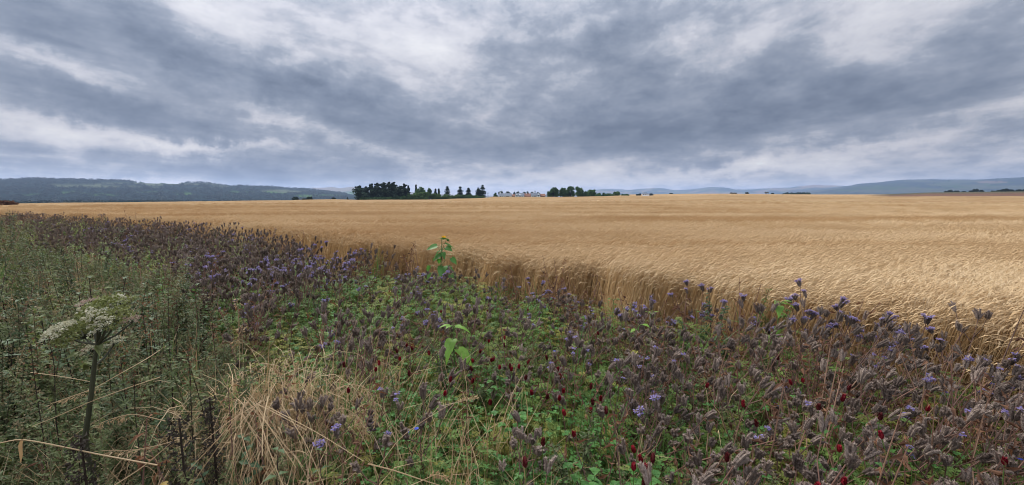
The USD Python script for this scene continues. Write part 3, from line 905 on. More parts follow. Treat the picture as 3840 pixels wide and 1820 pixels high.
def gable(x0, x1, y0, y1, z0, z1, axis='x'):
    """Ridge roof prism with eaves."""
    if axis == 'x':
        ym = (y0 + y1) / 2
        v = [(x0, y0, z0), (x1, y0, z0), (x1, y1, z0), (x0, y1, z0), (x0, ym, z1), (x1, ym, z1)]
        f = [(0, 1, 5), (0, 5, 4), (2, 3, 4), (2, 4, 5), (3, 0, 4), (1, 2, 5), (0, 2, 1), (0, 3, 2)]
    else:
        xm = (x0 + x1) / 2
        v = [(x0, y0, z0), (x1, y0, z0), (x1, y1, z0), (x0, y1, z0), (xm, y0, z1), (xm, y1, z1)]
        f = [(0, 1, 4), (1, 2, 5), (1, 5, 4), (2, 3, 5), (3, 0, 4), (3, 4, 5), (0, 2, 1), (0, 3, 2)]
    return np.array(v, float), np.array(f)


def house(px0, px1, roof_py, D, label, wall='render', wing=None, windows=(), chimneys=(), wall_frac=.55, category='house', name='house', skylights=()):
    """A house seen broadside between two photograph columns; its wing is a front gable (photograph columns)."""
    p, h, _ = top_height((px0 + px1) / 2, roof_py, D)
    m = M_PX(D)
    W = (px1 - px0) * m
    b = bearing((px0 + px1) / 2)
    t = thing(name, p, -b, label, category)
    hw, dep = h * wall_frac, 8.0
    X = lambda px: (px - (px0 + px1) / 2) * m
    wl = MB().mesh(box_mesh(-W / 2, W / 2, -dep / 2, dep / 2, -1, hw))
    rf = MB().add(*gable(-W / 2 - .25, W / 2 + .25, -dep / 2 - .35, dep / 2 + .35, hw + .003, h))
    if wing:
        a, c, wt = wing
        v, f_ = gable(X(a), X(c), -dep / 2 - 2.2, -.5, hw - .2, h * wt, 'y')
        v[:, 2] -= .12
        wl.mesh(box_mesh(X(a) + .05, X(c) - .05, -dep / 2 - 2.2, -dep / 2 + .05, -1, hw - .05))
        wl.add(v * [1, 1, 1], f_)
        v2, f2 = gable(X(a) - .3, X(c) + .3, -dep / 2 - 2.1, -.4, hw - .25, h * wt + .18, 'y')
        rf.add(v2, f2[[1, 2, 4, 5]])
    wl.build('wall', LK[wall], t)
    roof = str(rf.build('roof', LK['slate'] if wall != 'brick' else LK['brick'], t).GetPath())
    for cpx in chimneys:
        MB().mesh(box_mesh(X(cpx) - .5, X(cpx) + .5, -.5, .5, h - .8, h + 1.1)).build('chimney', LK['render'], roof)
    for spx in skylights:
        yy0, fr = -dep * .26, .48
        zz = hw + (h - hw) * .5
        s = math.atan2(h - hw, dep / 2)
        bx = trimesh.creation.box([.9, .9, .1])
        bx.apply_transform(trimesh.transformations.rotation_matrix(s, [1, 0, 0]))
        bx.apply_translation([X(spx), yy0, zz + .1])
        MB().mesh(bx).build('skylight', LK['frame'], roof)
    for (wpx, z0, z1, ww) in windows:
        inw = wing and wing[0] <= wpx <= wing[1]
        y0 = -dep / 2 - (2.2 if inw else 0)
        x = X(wpx)
        fm = str(MB().mesh(box_mesh(x - ww / 2 - .1, x + ww / 2 + .1, y0 - .06, y0 + .1, h * z0 - .1, h * z1 + .1)).build('window', LK['frame'], t).GetPath())
        MB().mesh(box_mesh(x - ww / 2, x + ww / 2, y0 - .09, y0 - .02, h * z0, h * z1)).build('pane', LK['pane'], fm)
    return t


house(1871, 1918, 725, 400, 'long white house with dark roof at the left end of the farm row', windows=[(1876, .35, .52, 1.2), (1884, .2, .45, 1.3), (1893, .2, .45, 1.3), (1903, .12, .5, 3.0), (1912, .2, .45, 1.2)], chimneys=(1876,), wall_frac=.56)
house(1919, 1932, 729, 404, 'small brown outbuilding between the first two white houses', 'brick', wall_frac=.6, category='outbuilding', name='outbuilding', windows=[(1925, .2, .45, 1.)])
house(1933, 1965, 724, 400, 'white house with its pale gable on the left and two skylights', wing=(1933, 1944, .93), windows=[(1938.5, .4, .62, 1.5), (1950, .18, .42, 2.2), (1959, .18, .42, 1.3)], skylights=(1948, 1953), wall_frac=.52)
house(1966, 1991, 726, 402, 'wide reddish-brown barn between two white houses', 'brick', wall_frac=.45, category='barn', name='barn')
house(1992, 2025, 723.5, 400, 'white house with its pale gable on the right', wing=(2013, 2025, .95), windows=[(2019, .4, .64, 1.6), (1998, .18, .42, 1.3), (2007, .16, .42, 2.4)], wall_frac=.52, chimneys=(2002,))
house(2026, 2044, 727.5, 402, 'reddish-brown shed right of the third white house', 'brick', wall_frac=.55, category='shed', name='shed')
house(2045, 2064, 731, 401, 'low grey-roofed annex partly hidden by the round tree', wall_frac=.5, category='annex', name='annex', windows=[(2058, .2, .42, 1.4)])
house(2409, 2424, 722.5, 690, 'far white farmhouse on the skyline right of the hedge', windows=[(2413, .3, .5, 1.2), (2419, .3, .5, 1.2)], chimneys=(2411,), category='farmhouse', name='farmhouse')
house(2425, 2434, 725.5, 690, 'low white wing of the far farmhouse', category='outbuilding', name='outbuilding', wall_frac=.6)
# small tower on the far skyline, and a pole
p, h, _ = top_height(2874, 719.8, 760)
t = thing('water_tower', p, .2, 'small dark square tower on the far golden skyline', 'tower')
mb = MB()
for sx in (-1.3, 1.3):
    for sy in (-1.3, 1.3):
        mb.tube([[sx, sy, -1], [sx, sy, h * .55]], .35, 5)
mb.build('leg_frame', LK['metal'], t)
MB().mesh(box_mesh(-1.9, 1.9, -1.9, 1.9, h * .5, h * .9)).build('tank', LK['metal'], t)
MB().add(*gable(-2.2, 2.2, -2.2, 2.2, h * .9 + .003, h)).build('roof', LK['slate'], t)
p, h, _ = top_height(1830, 723, 318)
t = thing('pole', p, 0, 'thin upright pole on the skyline right of the tall rounded conifer', 'pole')
MB().tube([[0, 0, -.5], [0, 0, h]], [.12, .09], 6).build('shaft', LK['bark'], t)
MB().tube([[-.6, 0, h * .93], [.6, 0, h * .93]], .06, 4).build('crossarm', LK['bark'], t)
# a dark red-brown hedge bank where the field ends on the far left
for i, (px, py, D, w) in enumerate([(2, 764, 150, 4.5), (18, 767, 150, 3.5), (-40, 764, 152, 6)]):
    p, h, _ = top_height(px, py, D)
    broadleaf('hedge_bush', p, max(h, 1.2), w, 350 + i, 'low red-brown bush where the field ends at the far left', 'red-brown hedge bushes at the far left field end', 'browndead' if i < 2 else 'oak', 'bush', .0)

# ------------------------------------------------------------------ the barley
BAR = '/World/barley_field'
bx = UsdGeom.Xform.Define(stage, BAR)
tag(bx, 'ripe golden barley crop filling the field up to the grove and houses', 'barley crop', None, 'stuff')


def crop_bump(x, y):
    """How the crop's top rises and dips: wind-laid swathes across the view and wheel tracks."""
    q = np.stack([x * .045 + y * .01, y * .20 - x * .03, x * 0], -1)
    q2 = np.stack([x * .22, y * .8, x * 0], -1)
    n = (fbm(q, 4, 77) - .5) * .34 + (fbm(q2, 3, 78) - .5) * .14
    r = np.hypot(x, y)
    for (a0, b0, w) in TRACKS:
        n = n - .42 * np.exp(-((y - (a0 + b0 * x + 1.5 * np.sin(x * .05))) / w) ** 2) * np.clip((r - 9) / 8, 0, 1)
    return n


TRACKS = [(14.6, -.10, .30), (16.5, -.10, .30), (26.5, -.04, .45), (29.0, -.04, .45), (44, -.05, .7), (47.5, -.05, .7), (70, -.08, 1.2), (96, -.1, 1.8), (135, -.15, 2.6)]


def canopy_sheet(r_in, r_out, n_r, dz, margin):
    bsx = np.linspace(-1.02, 1.16, 420)
    rsx = np.geomspace(r_in, r_out, n_r)
    B, Rr = np.meshgrid(bsx, rsx, indexing='ij')
    rc = crest_r(B)
    if r_out > 150:                              # run on over the brow, grown to each bearing's own brow
        Rr = r_in * ((rc + 40) / r_in) ** (np.log(Rr / r_in) / np.log(r_out / r_in))
    x, y = Rr * np.sin(B), Rr * np.cos(B)
    off = edge_off(x, y)
    z = ground_z(x, y) + dz + crop_bump(x, y) * np.clip(Rr / 25, .5, 1)
    ok = (off < -margin)
    nb, nr = B.shape
    i, j = np.meshgrid(np.arange(nb - 1), np.arange(nr - 1), indexing='ij')
    keep = (ok[:-1, :-1] & ok[1:, :-1] & ok[:-1, 1:] & ok[1:, 1:])
    a = (i * nr + j)[keep]
    F = np.concatenate([np.stack([a, a + nr + 1, a + 1], -1), np.stack([a, a + nr, a + nr + 1], -1)])
    return np.stack([x, y, z], -1).reshape(-1, 3), F


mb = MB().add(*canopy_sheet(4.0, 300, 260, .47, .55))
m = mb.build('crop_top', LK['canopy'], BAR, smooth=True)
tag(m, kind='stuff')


def barley_class(seed, n, size, height=.66, wind=.26, detail=True):
    """A patch of standing barley: stalks, dry blades, nodding ears with long awns combed over by the wind."""
    r = np.random.default_rng(seed)
    c = new_class('barley_patch')
    st, er = MB(), MB()
    xy = r.uniform(-size / 2, size / 2, (n, 2))
    hs = height * r.normal(1, .09, n)
    wx = wind * r.normal(1, .35, n)
    wy = r.normal(0, .10, n) - .05
    a = r.uniform(0, 6.283, n)
    side = np.stack([np.cos(a), np.sin(a), 0 * a], -1)
    p0 = np.stack([xy[:, 0], xy[:, 1], np.zeros(n)], -1)
    p1 = p0 + np.stack([wx * hs * .12, wy * hs * .2, hs * .5], -1)
    p2 = p0 + np.stack([wx * hs * .55, wy * hs * .5, hs * .95], -1)
    w = .0042
    for (q0, q1, w0, w1) in ((p0, p1, w, w * .9), (p1, p2, w * .9, w * .7)):
        V = np.stack([q0 - side * w0 / 2, q0 + side * w0 / 2, q1 - side * w1 / 2, q1 + side * w1 / 2], 1).reshape(-1, 3)
        k = (np.arange(n) * 4)[:, None, None]
        st.add(V, (np.array([[0, 1, 3], [0, 3, 2]])[None] + k).reshape(-1, 3))
    # dry blades hanging from the stalks
    t = r.uniform(.25, .75, n)[:, None]
    b = p0 + (p2 - p0) * t
    st.leaves(b, unit(np.stack([np.cos(a) + wx, np.sin(a), r.uniform(-.6, .5, n)], -1)), [0, 0, 1.], r.uniform(.06, .14, n), .007, .2, .4, .45)
    # ears
    d0 = unit(p2 - p1)
    ed = unit(np.stack([wx * 1.9 + .25, wy * 2 + r.normal(0, .15, n), r.uniform(-.2, .45, n)], -1))
    L = r.uniform(.065, .095, n)[:, None]
    e1 = p2 + unit(d0 + ed) * L * .45
    e2 = e1 + ed * L * .6
    s1 = unit(np.cross(ed, [0, .3, 1.]))
    s2 = np.cross(s1, ed)
    W = .0055
    V = np.stack([p2, e1 + s1 * W, e1 - s1 * W * .6 + s2 * W, e1 - s1 * W * .6 - s2 * W, e2], 1).reshape(-1, 3)
    k = (np.arange(n) * 5)[:, None, None]
    er.add(V, (np.array([[0, 1, 2], [0, 2, 3], [0, 3, 1], [4, 2, 1], [4, 3, 2], [4, 1, 3]])[None] + k).reshape(-1, 3))
    na = 12 if detail else 6
    for j in range(na):
        q = (j + .5) / na
        base = e1 * (1 - q) + e2 * q
        sp = (j % 2 * 2 - 1) * r.uniform(.1, .35, n)[:, None] * s1 + r.uniform(-.25, .3, n)[:, None] * s2
        tip = base + unit(ed + sp + [0.12, 0, -.12]) * r.uniform(.065, .12, n)[:, None]
        er.slivers(base, tip, s1 if j % 3 else s2, .0015 if detail else .0032)
    st.build('stalks', LK['barleystem'], c)
    er.build('ears', LK['barleyear'], c)
    return c


BP = [barley_class(500 + i, 250, .62) for i in range(5)]
BF = [barley_class(520 + i, 190, .75, detail=False) for i in range(4)]
br = np.random.default_rng(12)


def crop_points(step, r0, r1, keepf=1.0):
    n = int(2 * r1 / step)
    gx, gy = np.meshgrid(np.arange(-r1, r1, step), np.arange(-8, r1, step))
    x = gx.ravel() + br.uniform(-.4, .4, gx.size) * step
    y = gy.ravel() + br.uniform(-.4, .4, gx.size) * step
    r, b = np.hypot(x, y), np.arctan2(x, y)
    k = (r >= r0) & (r < r1) & (b > -1.02) & (b < 1.2) & (edge_off(x, y) < -.30 + .32 * (fbm(np.stack([x * 1.3, y * 1.3, x * 0], -1), 3, 6) - .5)) & (br.uniform(0, 1, x.size) < keepf * np.clip((112 - r) / 55, 0, 1))
    return x[k], y[k]


def crop_instances(path, classes, step, r0, r1, keepf, seed):
    x, y = crop_points(step, r0, r1, keepf)
    n = len(x)
    bump = crop_bump(x, y)
    q = fbm(np.stack([x * .5, y * .5, x * 0], -1), 3, 31) - .5
    q2 = fbm(np.stack([x * .9 + 9, y * 1.6, x * 0], -1), 3, 32) - .5
    sz = 1.0 + bump * 1.05 + q * .12 + br.normal(0, .03, n)
    # the stand leans to the right more where gusts have pushed it
    tilt = np.stack([.05 + q * .32 + q2 * .22, -.06 + q2 * .3], -1)
    edge = np.clip((-edge_off(x, y) - .3) / .8, 0, 1)
    tilt *= (.25 + .75 * edge)[:, None]
    pos = np.stack([x, y, ground_z(x, y)], -1)
    pi = instancer(path, classes, pos, br.uniform(-.14, .14, n) + (fbm(np.stack([x * .35, y * .7, x * 0 + 3], -1), 3, 44) - .5) * 1.8, np.stack([np.ones(n), np.ones(n), sz], -1), tilt, label=None, seed=seed)
    return n


N1 = crop_instances(BAR + '/near_crop', BP, .32, 0, 13, 1.0, 3)
N2 = crop_instances(BAR + '/middle_crop', BF, .50, 13, 34, 1.0, 4)
N3 = crop_instances(BAR + '/distant_crop', BF, .9, 34, 105, 1.0, 5)
BS = [barley_class(540 + i, 9, .45, .62, .30 + .25 * (i % 3)) for i in range(6)]
ex = np.arange(-14, 9, .16)
ex = ex + br.uniform(-.05, .05, len(ex))
eo = br.normal(.22, .22, len(ex))
ey = edge_y(ex) - (eo - .30 + .05) / .79 + .12
et = np.stack([br.normal(.08, .15, len(ex)), br.normal(-.05, .13, len(ex))], -1)
instancer(BAR + '/edge_stragglers', BS, np.stack([ex, ey, ground_z(ex, ey)], -1), br.uniform(-.8, .8, len(ex)), br.uniform(.7, 1.1, len(ex)), et, seed=6)
print('barley patches', N1, N2, N3)

# ------------------------------------------------------------------ meadow plants: the kinds


def fern_leaf(mb, r, base, d, L, pairs=6, up=(0, 0, 1.0), w=.34):
    """Pinnate leaf: paired toothed leaflets along an arching rib."""
    d = unit(d)
    n = pairs
    t = np.linspace(.22, .95, n)
    rib = lambda q: base + d * L * q - np.array([0, 0, 1.]) * L * .28 * q ** 2
    s = unit(np.cross(d, up))
    P = np.array([rib(q) for q in t])
    for sg in (-1, 1):
        ld = unit(sg * s + d * .55 + r.normal(size=(n, 3)) * .13)
        ll = L * w * np.sin(np.clip(t * 1.08, 0, 1) * math.pi) ** .6 * r.uniform(.8, 1.15, n)
        mb.leaves(P, ld, up + r.normal(size=(n, 3)) * .2, ll, ll * .42, .1, .4, .1)
        # teeth
        for q in (.35, .6):
            mb.leaves(P + ld * (ll * q)[:, None], unit(ld * .6 + d), up + r.normal(size=(n, 3)) * .2, ll * .5, ll * .22, .1)
            mb.leaves(P + ld * (ll * q)[:, None], unit(ld * .8 - d * .7), up + r.normal(size=(n, 3)) * .2, ll * .4, ll * .2, .1)
    mb.leaves(rib(.93)[None], (d - np.array([0, 0, .5]))[None], up, L * .16, L * .09)
    mb.ribbon([rib(q) for q in (0, .35, .7, 1)], [L * .018, L * .015, L * .012, L * .004], s)


def finger(mb, hb, r, base, d, out, L):
    """One coiled, hairy cyme of a phacelia head."""
    n = 8
    t = np.linspace(0, 1, n)
    curl = r.uniform(.0, .16) if r.uniform() < .75 else r.uniform(.16, .5)
    P = [np.array(base)]
    dd = unit(d)
    for i in range(1, n):
        q = t[i]
        dd = unit(dd + out * (.05 + curl * max(0, q - .55) * 1.3) - np.array([0, 0, 1.]) * curl * max(0, q - .7) * 1.6)
        P.append(P[-1] + dd * L / (n - 1))
    P = np.array(P)
    R = L * .086 * np.array([.35, .75, 1, 1.08, 1.05, 1.0, .85, .45]) * np.where(np.arange(n) % 2, 1.08, .95)
    R = np.clip(R, .0016, .0082)
    mb.tube(P, R, 6)
    m = 80
    tt = r.uniform(.06, 1, m)
    idx = tt * (n - 1)
    C = np.stack([np.interp(idx, np.arange(n), P[:, k]) for k in range(3)], -1)
    Rm = np.interp(idx, np.arange(n), R)
    a = r.uniform(0, 6.283, m)
    T = unit(P[-1] - P[0])
    s1 = unit(np.cross(T, [.3, .8, .2]))
    s2 = np.cross(T, s1)
    o = np.cos(a)[:, None] * s1 + np.sin(a)[:, None] * s2
    mb.leaves(C + o * Rm[:, None] * .6, unit(o + T * 1.1), o + .1, .0095 * r.uniform(.7, 1.2, m), .0042, .2)
    k = 60
    tt = r.uniform(.05, 1, k) * (n - 1)
    C = np.stack([np.interp(tt, np.arange(n), P[:, q]) for q in range(3)], -1)
    a = r.uniform(0, 6.283, k)
    o = np.cos(a)[:, None] * s1 + np.sin(a)[:, None] * s2
    hb.slivers(C, C + unit(o + T * .5) * r.uniform(.008, .014, k)[:, None], np.broadcast_to(T, (k, 3)), .0011)
    return P[-1], dd


def phacelia_head(r, node, d, bloom, parent, size=1.0):
    mb, hb, vb = MB(), MB(), MB()
    nf = int(r.integers(3, 8))
    a0 = r.uniform(0, 6.28)
    gust = unit(rdir(r, 1)[0] * [1, 1, .2]) * 1.2
    s1 = unit(np.cross(d, [.2, .9, .1]))
    s2 = np.cross(s1, d)
    any_v = False
    for i in range(nf):
        a = a0 + 6.283 * i / nf + r.normal() * .3
        out = math.cos(a) * s1 + math.sin(a) * s2
        b = node + out * r.uniform(.004, .012) + d * r.uniform(-.012, .012)
        L = size * r.uniform(.05, .085)
        e, ed = finger(mb, hb, r, b, unit(d + out * r.uniform(-.02, .11) + [0, 0, .2]), unit(out + gust), L)
        if r.uniform() < bloom:
            any_v = True
            k = 16
            u = rdir(r, k) * [1, 1, .5] + [0, 0, .25]
            vb.leaves(e + u * .007, u + r.normal(size=(k, 3)) * .3, rdir(r, k) * .3 + [0, 0, 1], r.uniform(.009, .016, k), .010, .1)
            hb.slivers(np.repeat(e[None], 8, 0), e + unit(rdir(r, 8) + [0, 0, .8]) * .02, np.broadcast_to(s1, (8, 3)), .0012)
    h = mb.build('flower_head', LK['finger'], parent)
    hp = str(h.GetPath())
    hb.build('hairs', LK['bristle'], hp)
    if any_v:
        vb.build('petals', LK['violet'], hp)


def phacelia_class(seed, bloom, height, lean, heads=(4, 8), leafy=4):
    r = np.random.default_rng(seed)
    c = new_class('phacelia')
    st = MB()
    n = 7
    t = np.linspace(0, 1, n)
    wob = r.normal(size=2) * .05
    top = np.array([lean * height + wob[0], wob[1], height])
    P = np.stack([top[0] * t ** 1.5, top[1] * t, height * t], -1) + r.normal(size=(n, 3)) * .006 * [1, 1, 0]
    st.tube(P, np.linspace(.0046, .0026, n), 5)
    nodes = [(P[-1], unit(P[-1] - P[-2]))]
    for i in range(int(r.integers(*heads)) - 1):
        q = r.uniform(.35, .85)
        b = np.array([np.interp(q, t, P[:, k]) for k in range(3)])
        a = r.uniform(0, 6.283)
        L = r.uniform(.12, .30) * height / .7
        d = unit([math.cos(a) * .6 + lean, math.sin(a) * .6, 1.0])
        m_ = b + d * L * .5 + np.array([math.cos(a), math.sin(a), 0]) * L * .12
        e = m_ + unit(d + [0, 0, .6]) * L * .5
        st.tube([b, m_, e], [.003, .0025, .002], 4)
        nodes.append((e, unit(e - m_)))
    st.build('stem', LK['redstem'], c)
    for e, d in nodes:
        phacelia_head(r, e, unit(d + rdir(r, 1)[0] * .35), bloom, c, r.uniform(.58, 1.14))
    for i in range(leafy):
        q = r.uniform(.1, .7)
        b = np.array([np.interp(q, t, P[:, k]) for k in range(3)])
        a = r.uniform(0, 6.283)
        lf = MB()
        fern_leaf(lf, r, b, np.array([math.cos(a), math.sin(a), r.uniform(-.2, .5)]), r.uniform(.07, .13), 5)
        lf.build('leaf', LK['fern'] if r.uniform() < .9 else LK['browndead'], c)
    return c


PH = {'seed': [phacelia_class(600 + i, .0, .56 + .05 * (i % 4), .06 + .07 * (i % 4), [(4, 8), (2, 5), (6, 11)][i % 3], 3 + i % 3) for i in range(11)],
      'part': [phacelia_class(620 + i, .22, .62 + .05 * (i % 3), .08 + .05 * (i % 3)) for i in range(4)],
      'full': [phacelia_class(640 + i, .75, .66 + .05 * (i % 3), .06 + .05 * (i % 3), (2, 5)) for i in range(4)]}


def clump(name, seed, fill):
    r = np.random.default_rng(seed)
    c = new_class(name)
    fill(r, c)
    return c


def clover_clump(r, c):
    lf, st = MB(), MB()
    n = 46
    xy = r.normal(size=(n, 2)) * .085
    z = r.uniform(.14, .34, n) * (1 - 2.5 * (xy ** 2).sum(1))
    top = np.stack([xy[:, 0] * 1.4, xy[:, 1] * 1.4, z], -1)
    base = np.stack([xy[:, 0] * .4, xy[:, 1] * .4, 0 * z], -1)
    for k in range(3):
        a = r.uniform(0, 6.283, n) * 0 + k * 2.094 + np.arange(n)
        d = np.stack([np.cos(a), np.sin(a), r.uniform(-.35, .35, n)], -1)
        L = r.uniform(.015, .026, n)
        lf.leaves(top, d, np.array([0, 0, 1.]) + r.normal(size=(n, 3)) * .25, L, L * 1.0, .12, .62, .05)
    st.slivers(top, base, unit(np.stack([top[:, 1], -top[:, 0], 0 * z], -1) + 1e-3), .003)
    lf.build('leaves', LK['clover'], c)
    st.build('stalks', LK['fern'], c)


def fern_clump(mat, h, L, n, spread=.07):
    def go(r, c):
        mb = MB()
        for i in range(n):
            a = r.uniform(0, 6.283)
            b = np.array([r.normal() * spread, r.normal() * spread, r.uniform(.05, h)])
            fern_leaf(mb, r, b, np.array([math.cos(a), math.sin(a), r.uniform(-.1, .9)]), L * r.uniform(.7, 1.25), 5)
        for i in range(4):
            x, y = r.normal(size=2) * spread
            mb.tube([[x, y, 0], [x * 1.2, y * 1.2, h * .6], [x * 1.5, y * 1.3, h * 1.05]], [.0025, .002, .0015], 3)
        mb.build('leaves', LK[mat], c)
    return go


def weed_clump(leafmat, h, stems=3, dark=False, leafn=90, seedtop=True, llen=.04):
    """Mugwort-like weed: upright stems set with many narrow leaves, small seed buds above."""
    def go(r, c):
        st, lf, sd = MB(), MB(), MB()
        for s in range(stems):
            x, y = r.normal(size=2) * .075
            H = h * r.uniform(.7, 1.2)
            lx, ly = r.normal(size=2) * .09
            n = 5
            t = np.linspace(0, 1, n)
            st.tube(np.stack([x + lx * t ** 1.5, y + ly * t ** 1.5, H * t], -1), np.linspace(.0034, .0012, n), 4)
            q = r.uniform(.15, 1.0, leafn)
            b = np.stack([x + lx * q ** 1.5, y + ly * q ** 1.5, H * q], -1)
            a = r.uniform(0, 6.283, leafn)
            d = np.stack([np.cos(a), np.sin(a), r.uniform(-.5, .8, leafn)], -1)
            L = llen * r.uniform(.6, 1.5, leafn) * (1.3 - q * .7)
            lf.leaves(b, d, np.array([0, 0, 1.]) + r.normal(size=(leafn, 3)) * .3, L, L * .3, .15, .4, .25)
            lf.leaves(b + unit(d) * (L * .45)[:, None], d + r.normal(size=(leafn, 3)) * .7, np.array([0, 0, 1.]) + r.normal(size=(leafn, 3)) * .3, L * .6, L * .2, .15)
            if seedtop:
                m_ = 70
                q = r.uniform(.55, 1.06, m_)
                b = np.stack([x + lx * q ** 1.5, y + ly * q ** 1.5, H * q], -1) + r.normal(size=(m_, 3)) * [.026, .026, .01] * (1.5 - q)[:, None]
                sd.leaves(b, rdir(r, m_) + [0, 0, .5], rdir(r, m_), .013, .007, .2)
        st.build('stems', LK['darkstem' if dark else 'weedstem'], c)
        lf.build('leaves', LK[leafmat], c)
        if seedtop:
            sd.build('seeds', LK['seedtop'], c)
    return go


def grass_clump(mat, n, h, spread=.05, w=.0045, droop=.5, wind=.1):
    def go(r, c):
        mb = MB()
        for i in range(n):
            a = r.uniform(0, 6.283)
            x, y = r.normal(size=2) * spread
            H = h * r.uniform(.5, 1.15)
            o = r.uniform(.1, .55)
            t = np.array([0, .35, .7, 1.0])
            P = np.stack([x + math.cos(a) * o * H * t ** 1.6 + wind * H * t ** 2, y + math.sin(a) * o * H * t ** 1.6, H * (t - droop * o * t ** 3)], -1)
            mb.ribbon(P, [w, w * .95, w * .65, w * .08], unit([-math.sin(a), math.cos(a), .15]))
        mb.build('blades', LK[mat], c)
    return go


def nettle_clump(r, c):
    lf, st = MB(), MB()
    for s in range(3):
        x, y = r.normal(size=2) * .06
        H = r.uniform(.3, .55)
        st.tube([[x, y, 0], [x * 1.3, y * 1.3, H]], [.003, .0015], 4)
        for k in range(6):
            q = .25 + .75 * k / 5
            a = k * 1.57 + r.uniform(-.2, .2)
            for sg in (0, math.pi):
                L = .075 * (1.2 - q * .75) * r.uniform(.8, 1.2)
                lf.leaves(np.array([[x * (1 + .3 * q), y * (1 + .3 * q), H * q]]), [[math.cos(a + sg), math.sin(a + sg), .15]], [0, 0, 1.], L, L * .6, .12, .4, .25)
    st.build('stems', LK['darkstem'], c)
    lf.build('leaves', LK['bluegreen'], c)


def dead_clump(r, c):
    st, lf = MB(), MB()
    for s in range(7):
        x, y = r.normal(size=2) * .08
        H = r.uniform(.3, .72)
        e = np.array([x + r.normal() * .14 + .12, y + r.normal() * .1, H])
        st.tube([[x, y, 0], [(x + e[0]) / 2 - .02, (y + e[1]) / 2, H * .55], e], [.004, .003, .0015], 4)
        n = 9
        q = r.uniform(.2, 1, n)[:, None]
        b = np.array([x, y, 0.]) * (1 - q) + e * q
        lf.leaves(b, rdir(r, n) + [0, 0, -.2], rdir(r, n), r.uniform(.03, .07, n), .015, .25, .5, .4)
    st.build('stems', LK['redstem'], c)
    lf.build('leaves', LK['browndead'], c)


KIND = {
    'clover': [clump('clover_clump', 700 + i, clover_clump) for i in range(4)],
    'fern': [clump('fern_clump', 710 + i, fern_clump('fern', .30, .105, 20)) for i in range(5)],
    'yellow': [clump('yellowing_clump', 720 + i, fern_clump('yellowfern', .30, .095, 20)) for i in range(4)],
    'weed': [clump('weed_clump', 730 + i, weed_clump('weed', .55, 3, i == 5, 90, i % 3 < 2, .034 + .010 * (i % 2))) for i in range(7)],
    'weedlow': [clump('weed_clump', 740 + i, weed_clump(['weed', 'bluegreen', 'weed', 'fern', 'weed'][i], .38, 4, False, 90, i % 2 == 0, .036)) for i in range(5)],
    'nettle': [clump('nettle_clump', 750 + i, nettle_clump) for i in range(4)],
    'grass': [clump('grass_clump', 760 + i, grass_clump('greengrass', 26, .42)) for i in range(4)],
    'straw': [clump('straw_clump', 770 + i, grass_clump('straw', 22, .46, .06, .0038, .8, .15)) for i in range(4)],
    'dead': [clump('withered_clump', 780 + i, dead_clump) for i in range(4)],
}

# ------------------------------------------------------------------ meadow: where they grow
mr = np.random.default_rng(77)


def scatter(step, r0, r1, amin=-1.12, amax=1.12, jitter=.5):
    gx, gy = np.meshgrid(np.arange(-r1, min(r1, 9), step), np.arange(-.6, r1, step))
    x = gx.ravel() + mr.uniform(-jitter, jitter, gx.size) * step
    y = gy.ravel() + mr.uniform(-jitter, jitter, gx.size) * step
    r, b = np.hypot(x, y), np.arctan2(x, y)
    k = (r >= r0) & (r < r1) & (b > amin) & (b < amax) & (edge_off(x, y) > .05)
    return x[k], y[k]


def nz(x, y, s, seed, oc=3):
    return fbm(np.stack([x * s, y * s, x * 0 + seed], -1), oc, seed)


def sstep(a, b, v):
    t = np.clip((v - a) / (b - a), 0, 1)
    return t * t * (3 - 2 * t)


def zones(x, y):
    """Planting plan: weights of each kind at a place."""
    off = edge_off(x, y)
    px, py = proj(x, y, .5)
    lim = np.interp(py, [800, 850, 900, 950, 1000, 1100, 1300, 1500, 1820, 2200], [-400, -160, 80, 320, 500, 740, 930, 1090, 1250, 1300])
    weedy = sstep(70, -70, px - lim + (nz(x, y, .9, 3) - .5) * 420)
    weedy = np.where(x < -30, 0, weedy)
    dry = np.exp(-(((x + 1.25) / .8) ** 2 + ((y - 1.75) / .7) ** 2))
    right = sstep(.2, 2.2, x + .25 * y)
    return off, weedy, dry, right


def pick(x, y, table):
    """table: list of (kind, weight array). Returns the chosen index per point."""
    w = np.stack([np.broadcast_to(t[1], x.shape) for t in table], -1)
    cum = np.cumsum(w, -1)
    u = mr.uniform(0, 1, x.shape)[:, None] * np.maximum(cum[:, -1:], 1e-9)
    return (u > cum).sum(-1)


